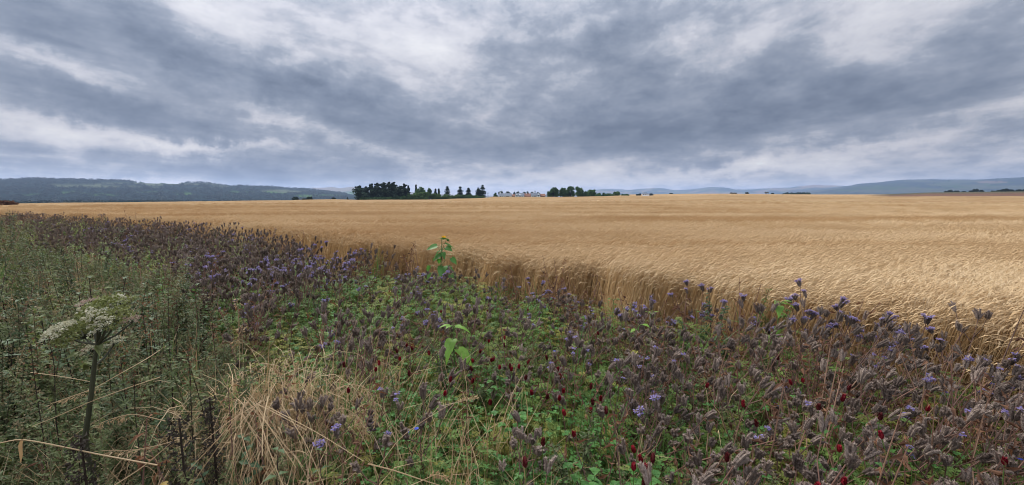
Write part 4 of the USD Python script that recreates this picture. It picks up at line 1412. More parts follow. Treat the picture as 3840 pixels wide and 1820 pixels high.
CX, CY, CK = [], [], []
KN = ['clover', 'fern', 'yellow', 'weed', 'weedlow', 'nettle', 'grass', 'straw', 'dead']
for step, r0, r1 in ((.105, .75, 3.2), (.16, 3.2, 7), (.28, 7, 16), (.55, 16, 36)):
    x, y = scatter(step, r0, r1)
    px, py = proj(x, y, .3)
    off, weedy, dry, right = zones(x, y)
    a, b_, c_ = nz(x, y, 1.1, 21), nz(x, y, 1.6, 22), nz(x, y, .9, 23)
    sown = 1 - weedy
    near_edge = sstep(.9, .1, off)
    tb = [('clover', sown * (.9 * sstep(.50, .66, a) + 1.1 * sstep(.42, .6, a) * np.exp(-(((px - 1850) / 520) ** 2 + ((py - 1560) / 230) ** 2))) * (1 - .5 * right) + .04 * sown),
          ('fern', sown * (1 - .45 * right) * (.55 + .6 * sstep(.45, .6, b_))),
          ('yellow', weedy * .22 * sstep(.45, .6, c_) + sown * (.22 + .35 * right + 1.1 * sstep(.44, .60, c_))),
          ('weed', weedy * (.8 + 1.0 * sstep(.45, .6, b_)) * sstep(1.6, 2.4, np.hypot(x, y))),
          ('weedlow', weedy * .9 + .05),
          ('nettle', weedy * 1.1 * sstep(.42, .6, a)),
          ('grass', weedy * (.3 + .9 * sstep(.50, .62, b_)) + dry * .8 + .10 + .4 * near_edge),
          ('straw', weedy * (.12 + .6 * sstep(.42, .6, c_)) + dry * 2.6 + .25 * sown * sstep(.5, .7, a) * (py > 1300) + .35 * near_edge),
          ('dead', sown * (.10 + .65 * right * sstep(.4, .6, b_)) + weedy * .12 + dry * .2)]
    bare = (np.hypot((x + 3.2) / 1.1, (y - 8.1) / .55) < 1) | (mr.uniform(0, 1, x.shape) < .55 * near_edge)
    k = pick(x, y, tb)
    k = k[~bare]; CX.append(x[~bare]); CY.append(y[~bare]); CK.append(k)
CX, CY, CK = np.concatenate(CX), np.concatenate(CY), np.concatenate(CK)
LBL = {'clover': ('clover_cover', 'bright green three-leaved clover low between the phacelia stems', 'clover'),
       'fern': ('feathery_cover', 'green feathery leaves filling the ground of the flower strip', 'ground cover'),
       'yellow': ('yellowing_cover', 'yellowing feathery leaves scattered through the flower strip', 'ground cover'),
       'weed': ('weed_cover', 'dull green rank weeds with dark upright stems on the left side', 'weeds'),
       'weedlow': ('low_weed_cover', 'low dull green weeds with seed tops below the taller ones', 'weeds'),
       'nettle': ('nettle_cover', 'blue-green broad-leaved nettles among the weeds on the left', 'nettles'),
       'grass': ('grass', 'green grass tufts between the weeds and around the dry tussock', 'grass'),
       'straw': ('dry_grass', 'scattered straw-coloured dry grass tufts', 'dry grass'),
       'dead': ('withered_cover', 'reddish-brown withered stems and leaves in the flower strip', 'dead stems')}
for i, kn in enumerate(KN):
    s = CK == i
    x, y = CX[s], CY[s]
    n = len(x)
    r_ = np.hypot(x, y)
    sc = mr.uniform(.75, 1.3, n) * (1 + .35 * np.clip((r_ - 5) / 20, 0, 1))
    if kn in ('weed', 'weedlow', 'nettle', 'grass', 'straw'):
        sc *= np.clip(.55 + r_ * .17, .7, 1.0) * (.72 + .75 * sstep(.35, .65, nz(x, y, .8, 61)))
    else:
        sc *= np.clip(.8 + r_ * .05, .85, 1.05)
    tilt = np.stack([mr.normal(.06, .12, n), mr.normal(0, .12, n)], -1)
    instancer('/World/' + LBL[kn][0], KIND[kn], np.stack([x, y, ground_z(x, y) - .01], -1), mr.uniform(0, 6.283, n), sc, tilt, label=LBL[kn][1], category=LBL[kn][2], seed=i)
print('cover clumps', len(CX))

# phacelia plants
pts = []
for step, r0, r1 in ((.16, 1.0, 4.5), (.185, 4.5, 9), (.26, 9, 20), (.45, 20, 42)):
    x, y = scatter(step, r0, r1)
    off, weedy, dry, right = zones(x, y)
    m_ = nz(x, y, .75, 41)
    nearcam = np.hypot(x, y)
    dens = (1 - weedy) * (.27 + .5 * sstep(.40, .62, m_) + .30 * right) * (1 - .9 * dry)
    dens += sstep(5.2, 2.5, off) * (x < -2.6) * .9 * (1 - weedy)
    centre = np.exp(-(((x + .1) / 1.0) ** 2 + ((y - 2.0) / 1.0) ** 2))
    dens *= (1 - .5 * centre) * (1 - .75 * np.exp(-(((x + 1.6) / 1.5) ** 2 + ((y - 4.6) / 1.3) ** 2)))
    dens *= np.where(x > -2.2, sstep(.25 - .3 * sstep(1.2, 2.6, x), 1.0 - .7 * sstep(1.2, 2.6, x), off), sstep(.05, .4, off)) * ~(np.hypot((x + 3.2) / 1.2, (y - 8.1) / .6) < 1)
    gp = at(1235, 1015, .3)
    dens *= np.clip(np.hypot((x - gp[0]) / 1.0, (y - gp[1]) / 1.4) * 1.6 - .6, .04, 1)
    k = mr.uniform(0, 1, x.shape) < dens
    pts.append(np.stack([x[k], y[k]], -1))
pts = np.vstack(pts)
x, y = pts.T
off, weedy, dry, right = zones(x, y)
vio = .045 + .75 * np.exp(-(((x + 2.9) / 1.3) ** 2 + ((y - 5.6) / 1.0) ** 2)) + .25 * sstep(2.2, .5, off) * (x > -1.5) * sstep(.4, .6, nz(x, y, .8, 51))
u = mr.uniform(0, 1, len(x))
typ = np.where(u < vio * .55, 2, np.where(u < vio * 1.1 + .03, 1, 0))
n = len(x)
hgt = mr.uniform(.8, 1.2, n) * np.where(typ == 2, 1.05, 1.0)
hgt *= np.where(x < -2.2, 1.0, .76 + .17 * sstep(.8, 2.6, x) + .16 * sstep(.8, 2.6, off) * (1 - sstep(.8, 2.6, x)))
hgt *= np.clip(.80 + .06 * np.hypot(x, y), .8, 1.0)
leanx = mr.normal(.08, .13, n) + .25 * sstep(1.0, 3.0, x)
leany = mr.normal(-.02, .12, n)
yaw = mr.uniform(-.6, .6, n)
size = hgt / np.hypot(x, y)
order = np.argsort(-size)
px_, py_ = proj(x, y, .6 * hgt)
inview = (px_ > -60) & (px_ < 3900) & (py_ < 1900)
ind = [i for i in order if inview[i]][:300]
rest = np.setdiff1d(np.arange(n), ind)
TN = ['seed', 'part', 'full']
LOOKS = ['grey-brown phacelia in seed', 'phacelia with few violet flowers', 'violet flowering phacelia']


def where_is(x, y):
    px, py = proj(x, y, .5)
    if edge_off(x, y) < 1.2:
        return 'before the barley ' + ('at the right' if px > 2700 else 'by the tall sunflower' if px < 2050 else 'in the middle')
    if px > 3000:
        return 'in the leaning stand at lower right' if py > 1500 else 'in the stand along the right edge'
    if px > 2150:
        return 'among red clover at lower middle right' if py > 1450 else 'around the yellowing sunflower'
    if px > 1300:
        return 'around the young lime sunflower' if py < 1450 else 'over the clover at lower middle'
    return 'left of the green path' if py < 1350 else 'near the dry tussock'


def posture(i):
    s = 'tall ' if hgt[i] > 1.0 else 'low ' if hgt[i] < .8 else ''
    return s + ('right-leaning ' if leanx[i] > .22 else 'left-leaning ' if leanx[i] < -.05 else 'upright ')


for i in ind:
    cl = PH[TN[typ[i]]]
    c = cl[int(mr.integers(len(cl)))]
    w_ = where_is(x[i], y[i])
    t = thing('phacelia', (x[i], y[i], float(ground_z(x[i], y[i])) - .01), yaw[i], posture(i) + LOOKS[typ[i]] + ' ' + w_, 'phacelia plant', posture(i) + LOOKS[typ[i]] + ' ' + w_,
              scale=(1, 1, hgt[i]), lean=(math.degrees(-leany[i]), math.degrees(leanx[i]), 0))
    q = stage.GetPrimAtPath(t)
    q.GetReferences().AddInternalReference(c)
    q.SetInstanceable(True)
for k_, nm, lb in ((0, 'phacelia_drift', 'distant grey-brown drift of phacelia seed heads along the barley'), (1, 'mixed_phacelia_drift', 'phacelia with scattered violet flowers farther along the strip'), (2, 'violet_phacelia_drift', 'patch of violet flowering phacelia beside the bare soil')):
    s = rest[typ[rest] == k_]
    instancer('/World/' + nm, PH[TN[k_]], np.stack([x[s], y[s], ground_z(x[s], y[s]) - .01], -1), yaw[s], np.stack([np.ones(len(s)), np.ones(len(s)), hgt[s]], -1),
              np.stack([leanx[s], leany[s]], -1), label=lb, category='phacelia', seed=90 + k_)
print('phacelia', n, 'single', len(ind))

# ------------------------------------------------------------------ particular plants
PH_H = {}


def strip_point(px, py, off):
    """Point of the sight line that stands off metres in front of the barley."""
    lo, hi = .6, 40.0
    for _ in range(50):
        m_ = (lo + hi) / 2
        p = at_y(px, py, m_)
        if edge_off(p[0], p[1]) > off:
            lo = m_
        else:
            hi = m_
    return at_y(px, py, lo)


def inst(cls, name, loc, rz, label, cat, group, scale=1.0, lean=None):
    t = thing(name, loc, rz, label, cat, group, scale=scale, lean=lean)
    q = stage.GetPrimAtPath(t)
    q.GetReferences().AddInternalReference(cls)
    q.SetInstanceable(True)
    return t


def single_phacelia(seed, height, nheads, bloom, lean=.05):
    return phacelia_class(seed, bloom, height, lean, (nheads, nheads + 1), 3)


TALL = [single_phacelia(660 + i, .8, [1, 2, 3, 2][i], 1.0, .04) for i in range(4)]
sr = np.random.default_rng(8)
STAND = [(2640, 1062, 'tallest upright violet flower against the barley, right of the middle'), (2688, 1075, 'violet flower on a dark stalk just right of the tallest one'),
         (2575, 1088, 'violet flower against the barley stalks, left of the tallest one'), (2602, 1135, 'violet flower low against the barley stalks below the tallest one'),
         (2770, 1098, 'wide violet flower cluster above its dark heads against the barley'), (3012, 1102, 'violet flower left of two on one level above the lime sunflower'),
         (3040, 1096, 'violet flower right of two on one level above the lime sunflower'), (3115, 1113, 'lone dark phacelia head rising above the barley edge'),
         (2996, 1133, 'small violet flower just under the pair above the lime sunflower'), (3065, 1162, 'violet flower right of the lime sunflower, low against the crop'),
         (2712, 1163, 'violet flower low between the tallest flower and the wide cluster'), (2034, 1052, 'violet flower standing alone against the barley stalks near the middle'),
         (2133, 1077, 'violet flower against the stalks, upper of two near the middle'), (2147, 1102, 'violet flower against the stalks, lower of two near the middle'),
         (1988, 1066, 'violet flower left of the lone one near the middle'), (2040, 1086, 'violet flower just below the lone one near the middle'),
         (2012, 1094, 'small violet flower low at the barley foot near the middle'), (2078, 1094, 'violet flower right of the lone one, at the barley foot'),
         (3212, 1196, 'violet flower cluster at the barley edge left of the large dark heads'), (3272, 1168, 'violet flower on the large dark heads before the right-hand barley'),
         (3437, 1172, 'violet flower tip on a dark head farther right before the barley'), (3352, 1192, 'violet flower between the two large dark groups before the barley'),
         (3565, 1288, 'pale violet flower at the right edge of the barley stalks'), (1592, 1026, 'violet flower left of the tall sunflower stem'),
         (1512, 1062, 'violet flower left of the tall sunflower, beside the bare soil'), (1395, 1042, 'violet flower at the right end of the bare soil'), (1650, 1035, 'violet flower in front of the tall sunflower leaves')]
for i, (px, py, lab) in enumerate(STAND):
    p = strip_point(px, py, .32 if px > 1700 else .75)
    gz = float(ground_z(p[0], p[1]))
    h = max(.4, p[2] - gz)
    inst(TALL[i % 4], 'phacelia', (p[0] - .03 * h, p[1], gz), sr.uniform(-.5, .5), lab, 'phacelia plant', 'violet phacelia standing against the barley', (1, 1, h / .87))

# ---- crimson clover heads


def crimson_class(seed, h, dark=False, L=.034):
    r = np.random.default_rng(seed)
    c = new_class('crimson_clover')
    P = np.array([[0, 0, 0], [r.normal() * .02, r.normal() * .02, h * .55], [r.normal() * .03, r.normal() * .03, h]])
    MB().tube(P, [.0022, .002, .0018], 5).build('stem', LK['fern'], c)
    mb = MB()
    t = np.linspace(0, 1, 8)
    d = unit(P[2] - P[1])
    A = np.array([P[2] + d * L * q for q in t])
    mb.tube(A, .0066 * np.array([.5, .95, 1.05, 1.0, .9, .72, .5, .2]), 8)
    n = 90
    q = r.uniform(0, 1, n)
    a = r.uniform(0, 6.283, n)
    o = np.stack([np.cos(a), np.sin(a), 0 * a], -1)
    rad = np.interp(q, t, .0066 * np.array([.5, .95, 1.05, 1.0, .9, .72, .5, .2]))
    mb.leaves(P[2] + d * (L * q)[:, None] + o * rad[:, None] * .7, o * .8 + d, o + .01, .010, .005, .25)
    mb.build('flower_head', LK['clover_dark' if dark else 'clover_red'], c)
    for k in range(3):
        lf = MB()
        b = np.array([np.interp(.3 + .22 * k, [0, .55, 1], P[:, j]) for j in range(3)])
        a = r.uniform(0, 6.283)
        e = b + np.array([math.cos(a) * .035, math.sin(a) * .035, .03])
        lf.tube([b, e], [.0012, .001], 3)
        for j in range(3):
            g = a + (j - 1) * 1.6
            lf.leaves(e[None], [[math.cos(g), math.sin(g), .1]], [0, 0, 1.], .024, .022, .12, .62, .05)
        lf.build('leaf', LK['clover'], c)
    return c


CR = [crimson_class(800 + i, .52, i % 3 == 2, .024 + .004 * (i % 3)) for i in range(6)]
Z5 = [(515, 128), (577, 133), (450, 175), (443, 242), (673, 225), (533, 335), (1015, 245), (1105, 258), (1012, 315), (1178, 305), (1255, 270), (1293, 298), (1342, 300), (1333, 262), (1383, 357), (1145, 232), (1203, 105), (1210, 130), (1120, 95), (1025, 155), (1575, 235), (1618, 318), (1733, 400), (1853, 437), (1680, 455), (1497, 450), (1545, 495), (1612, 517), (1890, 550), (1920, 545), (1940, 510), (1785, 622), (1995, 640), (750, 483), (738, 425), (1490, 835), (1780, 772), (2310, 875), (2328, 1000), (2350, 1055), (2432, 1040), (2258, 1122), (2180, 1045), (1825, 1155), (2255, 238), (245, 323), (280, 305), (42, 270), (68, 475), (2000, 55), (1383, 1040), (1105, 568), (878, 410)]
Z6 = [(740, 238), (935, 390), (928, 435), (1208, 433), (1212, 497), (1160, 475), (998, 575), (1845, 585), (503, 615), (608, 712), (1205, 880), (1675, 885), (288, 960), (1168, 1108), (880, 1190), (1665, 1190), (2450, 1010), (145, 380), (1450, 645)]
Z2 = [(755, 1055), (1060, 1040), (985, 1150), (1420, 1035), (1645, 910), (20, 970)]
Z1 = [(1880, 818), (1850, 825), (1955, 815), (1785, 785), (1740, 840), (1905, 1020), (1950, 965), (1935, 1020), (1200, 770), (1180, 715)]
CL = [(1280 + a * .4969, 1220 + b * .4967) for a, b in Z5] + [(2560 + a * .4969, 1220 + b * .4967) for a, b in Z6] + [(1280 + a * .4969, 640 + b * .4967) for a, b in Z2] + [(a * .4969, 640 + b * .4967) for a, b in Z1]
for i, (px, py) in enumerate(CL):
    zt = float(np.interp(py, [950, 1100, 1300, 1500, 1800], [.52, .55, .55, .60, .62]))
    p = at(px, py, zt)
    gz = float(ground_z(p[0], p[1]))
    w_ = ('at the bottom edge of the picture' if py > 1700 else 'in the cluster above the clover leaves' if 1500 < px < 2000 and 1320 < py < 1420 else
          'left of the green path' if px < 1150 else 'among the phacelia at lower right' if px > 2560 else 'around the young sunflower' if 1280 < px < 1950 and py < 1330 else 'among the phacelia stems in the middle')
    bright = i % 6 % 3 != 2
    inst(CR[i % 6], 'crimson_clover', (p[0], p[1], gz), sr.uniform(0, 6.28), ('bright red' if bright else 'dark red') + ' cone-shaped clover flower ' + w_, 'clover flower', ('bright' if bright else 'dark') + ' crimson clover ' + w_, (1.05, 1.05, (zt - gz) / .555))

# ---- sunflowers


def heart_leaf(r, base, d, L, W, droop=.5, roll=0.0, cup=.18):
    """A broad heart-shaped leaf with a raised rib and wavy margin."""
    d = unit(d)
    s = unit(np.cross(d, [0, 0, 1.0]))
    u = np.cross(s, d)
    s = s * math.cos(roll) + u * math.sin(roll)
    u = np.cross(s, d)
    nl, nw = 9, 7
    t = np.linspace(0, 1, nl)
    wd = W * .5 * np.array([.55, .92, 1.0, .97, .86, .68, .46, .23, .02])
    back = -L * .10 * np.array([1, .5, 0, 0, 0, 0, 0, 0, 0])
    V = []
    for i in range(nl):
        c = base + d * L * t[i] - np.array([0, 0, 1.]) * droop * L * t[i] ** 2
        for j in range(nw):
            q = (j / (nw - 1)) * 2 - 1
            V.append(c + s * wd[i] * q + d * back[i] * q * q + u * (cup * wd[i] * q * q - .012 * L * (abs(q) < .1) + r.normal() * L * .006 + (.02 * L * math.sin(i * 2.3 + j) if abs(q) > .8 else 0)))
    i, j = np.meshgrid(np.arange(nl - 1), np.arange(nw - 1), indexing='ij')
    a = (i * nw + j).ravel()
    return np.array(V), np.concatenate([np.stack([a, a + 1, a + nw + 1], -1), np.stack([a, a + nw + 1, a + nw], -1)])


SUNK = [.95]


def sun_leaf(r, t, node, d, pet, L, W, mat, **k):
    L, W = L * SUNK[0], W * SUNK[0]
    d = unit(d)
    e = node + d * pet + np.array([0, 0, pet * .35])
    st = MB().tube([node, node + d * pet * .5 + [0, 0, pet * .35], e], [.004, .003, .0025], 4)
    m = MB().add(*heart_leaf(r, e, d, L, W, **k)).build('leaf', LK[mat], t, smooth=True)
    st.build('leaf_stalk', LK['sunstem'], str(m.GetPath()))


# the tall one by the barley
r = np.random.default_rng(900)
D = 6.35
b0 = at_y(1655, 1075, D)
gz = float(ground_z(b0[0], b0[1]))
T = thing('sunflower', (b0[0], b0[1], gz), 0, 'tall green sunflower with one yellow flower standing against the barley', 'sunflower')
mpp = D / 1500.0 * 1.0
CROP = lambda cx, cy: at_y(1540 + cx * .1802, 860 + cy * .1802, D) - np.array([b0[0], b0[1], gz])
top = CROP(650, 200)
P = np.array([[0, 0, 0], CROP(640, 950), CROP(632, 720), CROP(645, 450), top])
MB().tube(P, [.011, .010, .009, .008, .006], 7).build('stem', LK['sunstem'], T)
mb = MB().tube([CROP(650, 640), CROP(650, 470), CROP(700, 300), CROP(740, 245)], [.006, .005, .004, .0035], 5)
for a_, e_ in (((640, 520), (560, 380)), ((650, 740), (740, 640)), ((640, 440), (585, 380)), ((660, 440), (720, 400))):
    mb.tube([CROP(*a_), (CROP(*a_) + CROP(*e_)) / 2 + [0, 0, .01], CROP(*e_)], [.004, .0035, .003], 4)
mb.build('branches', LK['sunstem'], T)
LV = [((545, 345), (-1, -.35, -.28), .165, .115, dict(droop=.12, roll=.55)), ((730, 380), (1, -.45, -.25), .12, .12, dict(droop=.25, roll=-.5)), ((720, 300), (1, .3, -.35), .15, .075, dict(droop=.3, roll=-.3)),
      ((640, 525), (-1, -.8, -.55), .155, .085, dict(droop=.25, roll=.5)), ((560, 520), (-.7, .6, -.5), .14, .14, dict(droop=.35, roll=.7)), ((600, 470), (-.5, .7, .3), .08, .09, dict(droop=.3)), ((670, 480), (.3, -.6, -.4), .10, .075, dict(droop=.6)),
      ((850, 600), (.8, -.4, -.75), .125, .085, dict(droop=.15, roll=-.8)), ((820, 530), (.4, .3, .2), .05, .05, dict(droop=.5)),
      ((690, 770), (-.25, -.9, -.55), .16, .17, dict(droop=.5)), ((800, 790), (.6, .5, -.5), .12, .12, dict(droop=.3, roll=-.6)), ((830, 945), (.7, -.6, -.5), .15, .13, dict(droop=.4, roll=-.4)),
      ((385, 760), (-.3, -.3, -1), .10, .06, dict(droop=.1, roll=.9)), ((390, 920), (-.3, -.4, -.8), .11, .06, dict(droop=.1, roll=.6)), ((600, 620), (-.2, .6, -.6), .10, .07, dict(droop=.3))]
for k, (c_, d_, L_, W_, kw) in enumerate(LV):
    n_ = CROP(*c_)
    stem_pt = np.array([np.interp(n_[2] - .02, P[:, 2], P[:, j]) for j in range(3)])
    m = MB().add(*heart_leaf(r, n_, np.array(d_, float), L_ * 1.05, W_ * 1.05, **kw)).build('leaf', LK['sunleaf'], T, smooth=True)
    if k not in (4, 5, 8, 10):
        MB().tube([stem_pt, (stem_pt + n_) / 2 + [0, 0, .012], n_], [.0035, .003, .0025], 4).build('leaf_stalk', LK['sunstem'], str(m.GetPath()))
fh = MB()
c_ = CROP(690, 180)
n = 26
a = np.linspace(0, 6.283, n)
o = np.stack([np.cos(a), np.sin(a), 0 * a], -1)
fh.tube([c_ - [0, 0, .022], c_ - [0, 0, .006], c_], [.008, .03, .028], 12)
fh.leaves(c_ + o * .018 - [0, 0, .012], o + r.normal(size=(n, 3)) * .2 - [0, 0, .1], [0, 0, 1.], .05, .017, .2)
f_ = fh.build('flower_head', LK['sunleaf'], T)
pt = MB()
n = 24
a = np.linspace(0, 6.283, n, endpoint=False)
o = np.stack([np.cos(a), np.sin(a), 0 * a], -1)
pt.leaves(c_ + o * .02, o * .55 + [0, 0, .95] + r.normal(size=(n, 3)) * .15, o, .036, .013, .1)
pt.build('petals', LK['yellow'], str(f_.GetPath()))
bd = MB()
c2 = CROP(770, 232)
bd.leaves(np.repeat(c2[None], 14, 0), rdir(r, 14) + [.4, 0, .3], rdir(r, 14), .035, .02)
bd.tube([c2 - [0, 0, .015], c2, c2 + [0.008, 0, .012]], [.008, .016, .008], 7)
bd.build('bud', LK['sunleaf'], T)
lf = MB()
for (c_, d_, L_, W_) in (((640, 190), (-1, -.3, .2), .055, .04), ((690, 160), (-.8, -.7, -.3), .05, .02)):
    lf.add(*heart_leaf(r, CROP(*c_), np.array(d_, float), L_, W_, droop=.2))
lf.build('upper_leaves', LK['sunleaf'], T)


def young_sunflower(px, pyt, py_base_z, zt, label, leaves, seed, mats, name='young_sunflower', lean=0.0):
    r = np.random.default_rng(seed)
    p = at(px, pyt, zt)
    gz = float(ground_z(p[0], p[1]))
    t = thing(name, (p[0], p[1], gz), 0, label, 'young sunflower')
    h = zt - gz
    P = np.array([[-lean * h, 0, 0], [-lean * h * .4, 0, h * .5], [0, 0, h]])
    MB().tube(P, [.006, .005, .004], 6).build('stem', LK['sunstem'], t)
    for k, (q, az, el, L, W, dr, m) in enumerate(leaves):
        nd = np.array([np.interp(q, [0, .5, 1], P[:, j]) for j in range(3)])
        a = math.radians(az)
        sun_leaf(r, t, nd, np.array([math.sin(a), -math.cos(a), el]), .035, L, W, mats[m], droop=dr)
    return t


# (height share, bearing where 0 faces the viewer and 90 is right, rise, length, width, droop, colour)
young_sunflower(1702, 1228, 0, .66, 'young lime-green sunflower with drooping heart leaves amid the phacelia', [(.98, -85, .35, .10, .06, .55, 0), (1.0, -30, .3, .07, .05, .4, 0), (1.0, 40, .3, .07, .05, .4, 0), (.97, 80, .2, .11, .06, .65, 0), (.86, -12, -.1, .145, .095, 1.0, 0), (.74, 62, -.25, .15, .12, .85, 0), (.76, -70, -.3, .15, .09, .85, 0), (.45, 8, -.2, .115, .125, .45, 1), (.95, 150, .3, .08, .06, .4, 0)], 910, ['limeleaf', 'paleleaf'])
SUNK[0] = .6
young_sunflower(2925, 1138, 0, .74, 'lime-green young sunflower at the barley edge on the right', [(1.0, -60, .3, .10, .07, .6, 0), (.97, -35, -.2, .15, .11, .8, 0), (1.0, 60, .3, .10, .07, .3, 0), (.98, 85, .0, .17, .11, .55, 0), (.88, 70, -.4, .16, .12, .7, 0), (.72, -30, -.2, .12, .09, .9, 0), (.62, -75, -.5, .15, .09, .8, 0), (.58, 60, .0, .13, .11, .5, 0), (.44, -60, -.6, .15, .08, .6, 1)], 911, ['limeleaf', 'paleleaf'], lean=.05)
young_sunflower(2395, 1225, 0, .64, 'yellowing young sunflower hidden among phacelia, between the two lime ones', [(1.0, 40, .3, .11, .09, .4, 0), (.95, -60, .1, .09, .07, .5, 0), (.7, -50, -.3, .12, .10, .8, 1), (.55, 10, -.4, .12, .10, .8, 1), (.6, 80, -.2, .09, .06, .7, 1)], 912, ['limeleaf', 'paleleaf'])
young_sunflower(1782, 1046, 0, .50, 'small lime seedling right of the tall sunflower at the barley foot', [(1.0, -50, .3, .10, .06, .3, 0), (1.0, 70, .3, .12, .07, .4, 0), (.8, 10, .1, .09, .06, .6, 0)], 913, ['limeleaf', 'paleleaf'])
young_sunflower(2440, 1180, 0, .6, 'small lime-yellow seedling against the barley stalks right of centre', [(1.0, -80, .4, .07, .05, .3, 0), (1.0, 60, .5, .08, .04, .3, 0), (.8, 0, .0, .07, .05, .7, 1)], 914, ['limeleaf', 'paleleaf'])
young_sunflower(2300, 1128, 0, .5, 'small light green seedling low at the barley foot, middle right', [(1.0, -70, .3, .08, .06, .4, 0), (1.0, 50, .3, .09, .06, .4, 0)], 915, ['sunleaf', 'limeleaf'])

# ---- the umbellifer on the left
r = np.random.default_rng(930)
DU = 1.72
UC = lambda cx, cy, dd=0.0: at_y(100 + cx * .5077, 1080 + cy * .5077, DU + dd)
base = UC(430, 1110)
gz = float(ground_z(base[0], base[1]))
org = np.array([base[0], base[1] + .05, gz])
U = thing('hogweed', org, 0, 'tall umbrella-flowered weed with thick dark stem and cream and green umbels', 'hogweed plant')
Q = lambda cx, cy, dd=0.0: UC(cx, cy, dd) - org
P = [np.array([-.03, 0, 0]), Q(428, 1110), Q(455, 950), Q(480, 760), Q(498, 580), Q(520, 420), Q(545, 310)]
MB().tube(P, [.0105, .010, .0098, .009, .008, .007, .0055], 9).build('stem', LK['umbelstem'], U)


def umbel(c, w, mats, node, tilt=(0, 0), n=15):
    """A flat-topped umbel: rays fanning out to small domes of florets."""
    hp = MB()
    fl = [MB() for _ in mats]
    up = unit(np.array([tilt[0], tilt[1], 1.0]))
    e1 = unit(np.cross(up, [0, 1, 0.2]))
    e2 = np.cross(up, e1)
    base = c - up * w * .38
    hp.tube([node, (node + base) / 2 + [0, 0, -.01], base], [.005, .004, .003], 5)
    for i in range(n):
        q = math.sqrt((i + .5) / n)
        a = i * 2.4
        o = (e1 * math.cos(a) + e2 * math.sin(a)) * q * w * .5
        tip = c + o - up * w * .16 * q * q
        hp.tube([base, base * .45 + tip * .55 + o * .1, tip - up * .006], [.0016, .0012, .001], 3)
        m = 34
        u = rdir(r, m)
        u = u - up * np.minimum((u @ up), 0)[:, None] * 1.7
        R = w * .115
        pts_ = tip + u * R * [1, 1, .8]
        fl[i % len(mats) if len(mats) > 1 and i % 3 == 0 else 0].leaves(pts_, rdir(r, m) + u * .2, u, R * .55, R * .5, .1, .5, 0)
    h = hp.build('umbel', LK['umbelstem'], U)
    for f__, m_ in zip(fl, mats):
        if f__.v:
            f__.build('florets', LK[m_], str(h.GetPath()))


UM = [((560, 130), .20, ['umbelgreen', 'umbelwhite'], (0, -.5), 24, .06), ((480, 195), .085, ['umbelwhite'], (-.1, -.6), 10, -.05), ((545, 260), .10, ['umbelwhite', 'umbelgreen'], (.1, -.8), 12, -.06), ((215, 300), .13, ['umbelwhite'], (-.3, -.5), 16, .0), ((355, 300), .17, ['umbelgreen'], (-.2, -.5), 20, .03), ((690, 92), .09, ['umbelwhite', 'umbelgreen'], (.2, -.3), 12, .10), ((430, 100), .08, ['umbelpink', 'umbelwhite'], (-.2, -.3), 10, .10), ((470, 432), .085, ['umbelwhite', 'umbelpink'], (-.2, -.4), 12, .10), ((640, 385), .085, ['umbelwhite', 'umbelgreen'], (.3, -.3), 12, .12), ((775, 220), .075, ['umbelpink'], (.2, -.2), 12, .12), ((640, 200), .13, ['umbelgreen'], (.2, -.6), 16, .0)]
for (c_, w, mats, tl, n, dd) in UM:
    umbel(Q(*c_, dd), w * .95, mats, P[5] if c_[1] < 320 else P[4], tl, n)
for (cx, cy, az, L) in ((500, 580, -95, .10), (490, 860, -80, .05), (490, 870, 70, .05), (520, 425, 60, .07)):
    a = math.radians(az)
    m = MB()
    m.leaves(np.repeat(Q(cx, cy)[None], 3, 0), np.array([[math.sin(a), -math.cos(a), .1]]) + r.normal(size=(3, 3)) * .2, [0, 0, 1.], L, L * .4, .3, .4, .3)
    m.build('sheath', LK['weed'], U)

# ---- the dry tussock in the foreground
r = np.random.default_rng(940)
TB = at(1010, 1560, .33)
gz = float(ground_z(TB[0], TB[1]))
TU = thing('dry_tussock', (TB[0], TB[1], gz), 0, 'large tussock of long dry straw grass fallen towards the viewer', 'grass tussock')
for nm, mat, n, L0, L1, ww in (('straw_blades', 'straw', 950, .22, .80, .0037), ('green_blades', 'greengrass', 150, .25, .55, .005), ('thin_straws', 'straw', 360, .3, .9, .0022)):
    mb = MB()
    for i in range(n):
        a = r.normal(-1.35, 1.15) if r.uniform() < .7 else r.uniform(0, 6.283)   # mostly towards the viewer
        x, y = r.normal(size=2) * [.20, .14]
        L = r.uniform(L0, L1)
        rise = r.uniform(.25, .95)
        t = np.linspace(0, 1, 7)
        out = L * (1 - .45 * rise) * t ** 1.15
        zz = .05 + .55 * rise * r.uniform(.65, 1.1) * (1 - (1 - np.minimum(t * 1.9, 1)) ** 2) - np.clip(t - .45, 0, 1) ** 1.4 * L * r.uniform(.5, 1.1)
        zz = np.maximum(zz, .02 + r.uniform(0, .12))
        wob = np.cumsum(np.cumsum(r.normal(size=(7, 2)) * .007, 0), 0)
        P = np.stack([x + math.cos(a) * out + wob[:, 0], y + math.sin(a) * out + wob[:, 1], zz], -1)
        mb.ribbon(P, ww * np.array([1, 1, .95, .9, .8, .6, .15]) * r.uniform(.7, 1.3), unit([-math.sin(a), math.cos(a), r.normal() * .4]))
    tag(mb.build(nm, LK[mat], TU), kind='stuff')
mb = MB()
